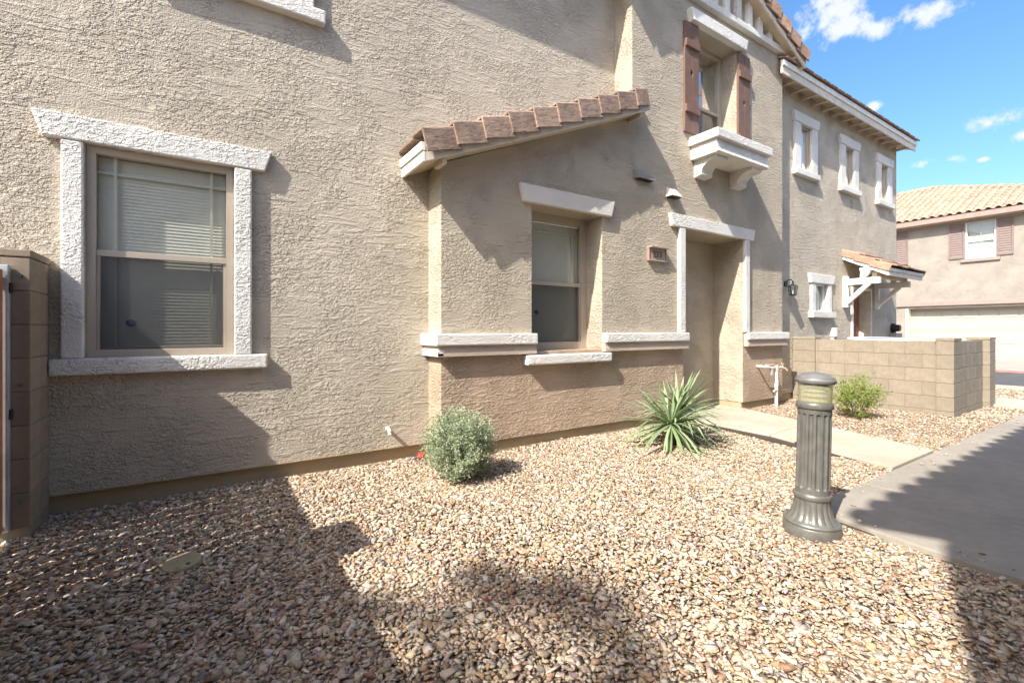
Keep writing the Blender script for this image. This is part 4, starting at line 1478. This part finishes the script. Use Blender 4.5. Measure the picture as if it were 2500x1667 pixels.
def yucca(loc, seed=4):
    rs = np.random.default_rng(seed)
    root = thing('yucca_plant', 'spiky blue-green yucca with drooping blades beside the entry walk', 'plant', loc)
    heads = [(Vector((loc[0] - .15, loc[1] - .02, .24)), 84), (Vector((loc[0] + .14, loc[1] + .10, .33)), 92)]
    MB().tube([(loc[0] - .02, loc[1] + .02, -.03), (loc[0] - .12, loc[1], .12), heads[0][0]], [.05, .045, .035], 9).build('trunk', 'bark', root, smooth=True)
    MB().tube([(loc[0] + .02, loc[1] + .03, -.03), (loc[0] + .1, loc[1] + .08, .15), heads[1][0]], [.05, .045, .035], 9).build('trunk', 'bark', root, smooth=True)
    for hc, cnt in heads:
        for i in range(cnt):
            az = rs.uniform(0, 2 * math.pi)
            t = (i + rs.uniform(0, .9)) / cnt
            el = R(74 - 112 * t ** .85 + rs.normal() * 7)
            ln = rs.uniform(.48, .70) * (.76 + .42 * t)
            w = rs.uniform(.012, .020)
            d = Vector((math.cos(az) * math.cos(el), math.sin(az) * math.cos(el), math.sin(el)))
            side = Vector((-math.sin(az), math.cos(az), 0))
            p = Vector(hc) + d * .02; seg = 8
            vs, fs = [], []
            bend = rs.uniform(.02, .12) + .20 * t ** 1.5
            if rs.random() < .22: bend += .16
            pts = []
            cur = d.copy()
            for s in range(seg + 1):
                pts.append(p.copy())
                cur = (cur + Vector((0, 0, -bend * (s / seg) * .9))).normalized()
                p = p + cur * ln / seg
                if p.z < .025: p.z = .025 + .004 * rs.random()
            for s, q in enumerate(pts):
                u = s / seg
                ww = w * (.65 + .35 * min(1, u * 4)) * (1 - max(0, (u - .45) / .55) ** 1.6) + .0008
                nrm = side.cross((pts[min(s + 1, seg)] - pts[max(s - 1, 0)]).normalized())
                vs += [q - side * ww, q - nrm * ww * .28, q + side * ww]
            for s in range(seg):
                for k in range(2):
                    fs.append((s * 3 + k, s * 3 + k + 1, s * 3 + k + 4, s * 3 + k + 3))
            me = bpy.data.meshes.new('blade'); me.from_pydata([v[:] for v in vs], [], fs); me.update()
            at = me.attributes.new('tone', 'FLOAT', 'POINT')
            tv = float(np.clip(rs.normal(.55, .25), 0, 1))
            at.data.foreach_set('value', np.full(len(vs), tv, np.float32))
            me.materials.append(MATS['leaf_yucca'])
            for pl_ in me.polygons: pl_.use_smooth = True
            link(bpy.data.objects.new('blade', me), root)


yucca((4.32, 3.25, 0))

# ------------------------------------------------------------------ small things on the ground
lid = thing('valve_box_lid', 'round tan irrigation valve lid lying in the shaded gravel', 'lid', (-.117, 3.0, 0))
T = Matrix.Translation((-.117, 3.0, .028)) @ Euler((R(5), R(-4), 0)).to_matrix().to_4x4()
place('lid', MB().lathe([(.072, -.03), (.085, -.025), (.087, .0), (.083, .006)], 0, 0, 40).mesh('lid', 'lid_tan', 0, True), T, lid)
rb = MB()
for i in range(-6, 7):
    y = i * .0125
    hw = math.sqrt(max(0, .078 ** 2 - y * y))
    rb.box(-hw, hw, y - .003, y + .003, .0055, .0075)
place('ribs', rb.mesh('ribs', 'lid_tan'), T, lid)
place('finger_hole', MB().lathe([(.011, .0056), (.011, .0082)], .03, -.05, 14).mesh('finger_hole', 'dark_interior'), T, lid)

bal = thing('red_balloon', 'small red deflated balloon with a dark blue neck lying by the wall', 'balloon', (1.70, 4.19, 0))  # a limp balloon, modelled as body and neck
bm_ = MB().lathe([(.004, -.036), (.018, -.032), (.03, -.018), (.036, .0), (.034, .018), (.024, .034), (.012, .046), (.006, .055)], 0, 0, 20)
T = Matrix.Translation((1.71, 4.19, .045)) @ Euler((R(95), 0, R(-65))).to_matrix().to_4x4()
place('body', bm_.mesh('body', 'copper_red', 0, True), T, bal)
place('neck', MB().lathe([(.006, .055), (.01, .065), (.016, .075), (.012, .09)], 0, 0, 12).mesh('neck', 'blue_rubber', 0, True), T, bal)

tw = thing('fallen_twig', 'thin dark twig with a red berry lying on the gravel', 'twig', (1.04, 1.65, 0))
MB().tube([(1.035, 1.86, .035), (1.05, 1.75, .042), (1.03, 1.62, .038), (1.045, 1.50, .036), (1.03, 1.42, .03)], [.002, .0032, .004, .004, .003], 6).build('stick', 'twig', tw, smooth=True)
place('berry', MB().lathe([(.002, -.008), (.007, -.004), (.008, .001), (.006, .006), (.001, .008)], 0, 0, 10).mesh('berry', 'copper_red', 0, True), Matrix.Translation((1.045, 1.80, .046)), tw)

# dry leaves blown over the bed
q, tn = [], []
lr = np.random.default_rng(77)
while len(q) < 110:
    x_, y_ = lr.uniform(-.6, 8.6), lr.uniform(.6, 4.2)
    bad = any(in_poly(np.array([x_]), np.array([y_]), p_)[0] for p_ in no_go[1:2] + no_go[3:])
    zc_, lc_ = x_ * .549 + y_ * .836, x_ * .836 - y_ * .549
    if bad or zc_ < 1.2 or abs(lc_) > 1.1 * zc_ or (x_ > 3.3 and y_ < 1.575 and lr.random() < .75):
        continue
    zz_ = .034 + lr.uniform(0, .006) if not (x_ > 3.4 and y_ < 1.57) else .027
    d_ = lr.normal(size=3) * np.array([1, 1, .18]); d_ /= np.linalg.norm(d_)
    s_ = np.cross(d_, np.array([0, 0, 1]) + lr.normal(size=3) * .25); s_ /= np.linalg.norm(s_)
    ln_, w_ = lr.uniform(.018, .055), lr.uniform(.004, .012)
    p0_ = np.array([x_, y_, zz_])
    q.append([p0_, p0_ + d_ * ln_ * .5 + s_ * w_ / 2, p0_ + d_ * ln_ + np.array([0, 0, lr.uniform(0, .008)]), p0_ + d_ * ln_ * .5 - s_ * w_ / 2])
    tn.append(lr.random())
leaf_mat('leaf_dry', (.16, .085, .03), (.42, .30, .15), .15, .7)
mark(leaf_object('leaf_litter', q, tn, 'leaf_dry', None), 'dry brown leaf bits and straw scattered over the gravel', 'litter', kind='stuff')

# hose tap and vacuum breaker riser
tap = thing('hose_tap_riser', 'white plastic water pipe riser with brass hose tap by the tower corner', 'tap', (7.72, 3.93, 0))
px, py = 7.72, 3.93
MB().tube([(px, py, -.05), (px, py, .62)], .023, 14).build('riser', 'pvc', tap, smooth=True)
MB().tube([(px, py, .34), (px, py, .44)], .031, 14).build('coupling', 'pvc', tap, smooth=True)
MB().tube([(px, py, .60), (px, py, .68)], .034, 14).build('tee', 'pvc_tan', tap, smooth=True)
MB().tube([(px, py, .645), (px - .15, py - .01, .645), (px - .34, py - .005, .67), (px - .355, py + .06, .675), (px - .355, YT + .02, .675)], .018, 12).build('supply_pipe', 'pvc', tap, smooth=True)
MB().tube([(px - .34, py - .004, .695), (px - .1, py - .006, .70), (px - .02, py, .68)], .009, 8).build('bracket_strap', 'pvc_tan', tap, smooth=True)
MB().tube([(px - .16, py - .01, .63), (px - .16, py - .01, .53)], .028, 14).build('vacuum_breaker', 'grey_metal', tap, smooth=True)
MB().tube([(px, py, .645), (px + .10, py - .03, .645), (px + .19, py - .05, .62), (px + .22, py - .055, .59)], [.02, .018, .017, .02], 12).build('spout', 'pvc_tan', tap, smooth=True)
MB().tube([(px + .13, py - .035, .645), (px + .13, py - .035, .70)], .008, 8).build('valve_stem', 'pvc_tan', tap, smooth=True)
MB().tube([(px + .09, py - .035, .705), (px + .17, py - .035, .70)], .009, 8).build('valve_handle', 'pvc_tan', tap, smooth=True)
MB().tube([(px - .11, py - .015, .27), (px + .03, py - .005, .285)], .016, 10).build('lower_valve', 'pvc_tan', tap, smooth=True)

# white basin inside the courtyard
bas = thing('garden_basin', 'wide white basin with grey inside showing just above the low block wall', 'basin', (10.05, 3.32, 0))
T = Matrix.Translation((10.05, 3.34, 0)) @ Euler((R(1.5), R(-1.0), 0)).to_matrix().to_4x4()
place('bowl', MB().lathe([(.10, .82), (.25, .86), (.42, .97), (.475, 1.085), (.47, 1.105), (.44, 1.112), (.42, 1.10)], 0, 0, 48).mesh('bowl', 'plastic_white', 0, True), T, bas)
place('bowl_inside', MB().lathe([(.43, 1.108), (.419, 1.095), (.37, .99), (.2, .90)], 0, 0, 48).mesh('bowl_inside', 'plastic_grey', 0, True), T, bas)
MB().lathe([(.24, -.06), (.24, .04), (.10, .10), (.08, .5), (.11, .83)], 10.05, 3.34, 32).build('pedestal', 'plastic_white', bas, smooth=True)

# ------------------------------------------------------------------ garage house across the road
far = thing('garage_house', 'tan house across the road with orange barrel-tile roof and white garage door', 'house', (27.8, 6, 0))
XG = 27.8
GD = (3.27, 8.14, -.05, 2.26)
FW = (5.11, 6.07, 4.36, 5.97)
mb = MB()
wall_sheet(mb, 'X', XG, 1.9, 22, -.2, 6.1, [(GD[0], GD[1], GD[2], GD[3], .48), (FW[0], FW[1], FW[2], FW[3], .1)])
mb.face((XG, 1.9, -.2), (XG, 1.9, 6.1), (40, 1.9, 6.1), (40, 1.9, -.2))
mb.build('wall', 'stucco_far', far, fix=False)
gd = MB().box(XG + 0.3800, XG + 0.4300, GD[0], GD[1], 0, GD[3]).build('garage_door', 'garage_cream', far)
for r in range(4):
    z0 = r * .565
    MB().box(XG + 0.3730, XG + 0.3795, GD[0], GD[1], z0 + .006, z0 + .559).build('door_section', 'garage_cream', gd, .004)
    for c in range(8):
        y0 = GD[0] + .06 + c * .604
        MB().prism([(y0, z0 + .11), (y0 + .53, z0 + .11), (y0 + .53, z0 + .45), (y0, z0 + .45)], XG + 0.3580, XG + 0.3725, 'X').build('door_panel', 'garage_cream', gd, .012)
MB().box(XG - .09, XG + .01, 2.6, 8.55, 2.36, 2.56).build('lintel_band', 'trim_far', far, .012)
MB().box(XG - .03, XG + .35, GD[1] - .10, GD[1] - .001, 0, 2.255).build('door_jamb', 'paint_cream', far, .006)
fw = window(far, FW[0], FW[1], FW[2], FW[3], XG + .03, axis='X', mat='vinyl_white', frame=.06, muntins='cross', glass='glass_clear', slat=.07, screen=False, closed=.8)
MB().box(XG - .09, XG + .03, 4.98, 6.20, 4.22, 4.358).build('sill', 'trim_far', fw, .008)


def far_shutter(y0, y1, z0, z1):
    x0 = XG - .05
    f = MB()
    f.box(x0, XG - .002, y0, y0 + .06, z0, z1); f.box(x0, XG - .002, y1 - .06, y1, z0, z1)
    f.box(x0, XG - .002, y0 + .06, y1 - .06, z0, z0 + .08); f.box(x0, XG - .002, y0 + .06, y1 - .06, z1 - .08, z1)
    o = f.build('shutter', 'shutter_far', far, .005)
    s = MB(); z = z0 + .085
    while z < z1 - .12:
        s.prism([(x0 + .012, z), (x0 + .034, z + .098), (XG - .006, z + .098), (XG - .006, z)], y0 + .062, y1 - .062, 'Y') if False else \
            s.face((x0 + .010, y0 + .061, z), (x0 + .010, y1 - .061, z), (x0 + .036, y1 - .061, z + .10), (x0 + .036, y0 + .061, z + .10))
        s.face((x0 + .010, y0 + .061, z), (x0 + .036, y0 + .061, z - .002), (x0 + .036, y1 - .061, z - .002), (x0 + .010, y1 - .061, z))
        z += .10
    so = s.build('louvres', 'shutter_far', o, fix=False); so['kind'] = 'stuff'


far_shutter(6.09, 6.60, 4.40, 5.93)
far_shutter(4.60, 5.10, 4.40, 5.93)
far_shutter(8.05, 8.55, 4.38, 5.92)
# hip roof: front slope and right slope meet on a hip that falls to the corner
EX, EY, EZ, FSL = 27.3, 1.45, 6.30, .47
rise = 5.6
mb = MB()
P0, P1 = (EX, EY, EZ - .02), (EX, 24, EZ - .02)
R0, R1 = (EX + rise, EY + rise * 1.25, EZ - .02 + FSL * rise), (EX + rise, 24, EZ - .02 + FSL * rise)
mb.face(P0, R0, R1, P1)
mb.face(P0, (EX + 2 * rise, EY, EZ - .02), R0)
mb.face(R0, (EX + 2 * rise, EY, EZ - .02), (EX + 2 * rise, 24, EZ - .02), R1)
mb.face((EX, EY, EZ - .1), (EX, 24, EZ - .1), (XG, 24, EZ - .1 - .2), (XG, EY, EZ - .1 - .2))
mb.build('roof', 'tile_far', far, fix=False)
roof_far = [o for o in far.children if o.name.startswith('roof')][-1]
MB().box(EX - .02, EX + .02, EY, 24, EZ - .24, EZ - .025).build('fascia_board', 'trim_far', roof_far, .006)
MB().prism([(XG - .005, 5.92), (XG - .06, 5.95), (XG - .06, 6.02), (XG - .12, 6.06), (XG - .12, 6.18), (XG - .005, 6.18)], 1.9, 24, 'Y').build('cornice', 'trim_far', roof_far) if False else \
    MB().box(XG - .10, XG - .003, 1.9, 22, 5.94, 6.07).build('cornice', 'trim_far', roof_far, .01)


def barrel_mesh(name, mat, w=.30, l=.44):
    mb = MB(); k = 8
    for i in range(k):
        a0, a1 = math.pi * i / k, math.pi * (i + 1) / k
        r = w * .36
        p = lambda a, x, rr: (x, -rr * math.cos(a), rr * .8 * math.sin(a))
        mb.face(p(a0, 0, r), p(a1, 0, r), p(a1, l, r * .9), p(a0, l, r * .9))
        mb.face(p(a0, 0, r - .02), p(a0, 0, r), p(a1, 0, r), p(a1, 0, r - .02))
    # the pan beside the barrel
    mb.face((0, r, 0), (0, w - r, -.005), (l, w - r, -.005), (l, r, 0))
    return mb.mesh(name, mat, 0, True, False)


BT = barrel_mesh('barrel_tile', 'tile_far')
ft = math.atan(FSL)
cnt = 0
rows = 15
for r in range(rows):
    s = r * .40
    for c in range(40):
        y = EY + .2 + c * .30
        x = EX - .06 + s * math.cos(ft); z = EZ + .012 + s * math.sin(ft)
        if (y - EY) < (x - EX) * 1.25 + .1:
            continue
        zc = x * .549 + y * .836; lc = x * .836 - y * .549
        u = 1250 + FPX * lc / zc
        if u < 2170 or u > 2545 or cnt >= 300:
            continue
        cnt += 1
        M = frame_matrix(Vector((x, y, z + random.uniform(-.004, .006))), (math.cos(ft - .03), 0, math.sin(ft - .03)), (0, 1, 0), (-math.sin(ft - .03), 0, math.cos(ft - .03)))
        place('roof_tile', BT, M, roof_far)
print('far tiles', cnt)
hip = MB()
nh = 22
hd = Vector((rise, rise * 1.25, FSL * rise)) / nh
for i in range(nh):
    p = Vector((EX, EY, EZ + .02)) + hd * i
    hip.tube([p - hd * .08 + Vector((0, 0, .025)), p + hd], [.13, .105], 10)
hip.build('hip_tiles', 'tile_far', roof_far, smooth=True)['kind'] = 'stuff'
ridge = MB()
for i in range(30):
    y = EY + rise * 1.25 + i * .4
    ridge.tube([(EX + rise, y - .03, EZ + FSL * rise + .03), (EX + rise, y + .4, EZ + FSL * rise + .01)], [.13, .11], 10)
ridge.build('ridge_tiles', 'tile_far', roof_far, smooth=True)['kind'] = 'stuff'

# ------------------------------------------------------------------ the house behind the viewer (its eave shades the sidewalk)
nb_h = thing('opposite_townhouse', 'tan stucco townhouse facing the yard from behind the viewer', 'house', (4, -3, 0))
NX, NY, NZ = -1.86, -.75, 5.30
mb = MB()
mb.face((NX, NY, -.2), (8.2, NY, -.2), (8.2, NY, NZ + .2), (NX, NY, NZ + .2))
mb.face((NX, NY, -.2), (NX, NY, NZ + .2), (NX, -2.94, NZ + 1.1), (NX, -5.2, NZ + .2), (NX, -5.2, -.2))
mb.face((8.2, NY, -.2), (8.2, -5.2, -.2), (8.2, -5.2, NZ + .2), (8.2, NY, NZ + .2))
mb.face((NX, -5.2, -.2), (NX, -5.2, NZ + .2), (8.2, -5.2, NZ + .2), (8.2, -5.2, -.2))
mb.build('wall', 'stucco_pale', nb_h, fix=False)
for x0 in (.2, 3.6):
    w = MB().box(x0, x0 + 1.1, NY + .002, NY + .03, 3.4, 4.7).build('window', 'vinyl_taupe', nb_h, .004)
    MB().box(x0 + .06, x0 + 1.04, NY + .031, NY + .034, 3.46, 4.64).build('pane', 'glass_blue', w)
ne = -.28
sl = .41
rr = MB()
rr.prism([(ne - .04, NZ + .10), (ne - .04, NZ + .16), (-2.94, NZ + .16 + sl * 2.66), (-5.6, NZ + .16), (-5.6, NZ + .1), (-2.94, NZ + .1 + sl * 2.66)], NX - .0, 8.4, 'X')
nroof = rr.build('roof', 'tile_brown', nb_h)
BT2 = barrel_mesh('eave_tile', 'tile_brown', .31, .5)
for i in range(33):
    x = NX + .14 + i * .31
    a = math.atan(sl)
    M = frame_matrix(Vector((x, ne, NZ + .165)), (0, -math.cos(a), math.sin(a)), (1, 0, 0), (0, math.sin(a), math.cos(a)))
    place('roof_tile', BT2, M, nroof)

# tall fan palm beyond the garden wall: the edge of its crown dapples the gravel
TP = 15.5
PC = Vector((.72 - TP, 1.52 - .30 * TP, 1.02 * TP))
palm = thing('fan_palm', 'tall fan palm beyond the garden wall, outside the frame', 'tree', (PC.x + .3, PC.y, 0))
rs = np.random.default_rng(21)
MB().tube([(PC.x + .3, PC.y, -.1), (PC.x + .1, PC.y, 8), (PC.x, PC.y, PC.z)], [.24, .17, .13], 10).build('trunk', 'bark', palm, smooth=True)
q, tn = [], []
for i in range(26):
    az = 2.4 * i + rs.uniform(-.3, .3)
    el = R(75 - 110 * (i / 26) + rs.normal() * 8)
    d = np.array([math.cos(az) * math.cos(el), math.sin(az) * math.cos(el), math.sin(el)])
    sd = np.array([-math.sin(az), math.cos(az), 0])
    up = np.cross(d, sd)
    base = np.array(PC); hub = base + d * rs.uniform(.34, .5)
    q.append([base + sd * .012, base - sd * .012, hub - sd * .012, hub + sd * .012]); tn.append(.4)
    tone = rs.random()
    for k in range(13):
        f = R(-75 + 150 * k / 12)
        e = d * math.cos(f) + sd * math.sin(f)
        ln = .40 * (1 - .25 * abs(f))
        m = hub + e * ln * .55; t = hub + e * ln + np.array([0, 0, -.10])
        w = np.cross(e, up); w /= np.linalg.norm(w) + 1e-9
        q.append([hub, m + w * .024, t, m - w * .024]); tn.append(np.clip(tone + rs.normal() * .1, 0, 1))
leaf_object('crown', q, tn, 'leaf_dark', palm)
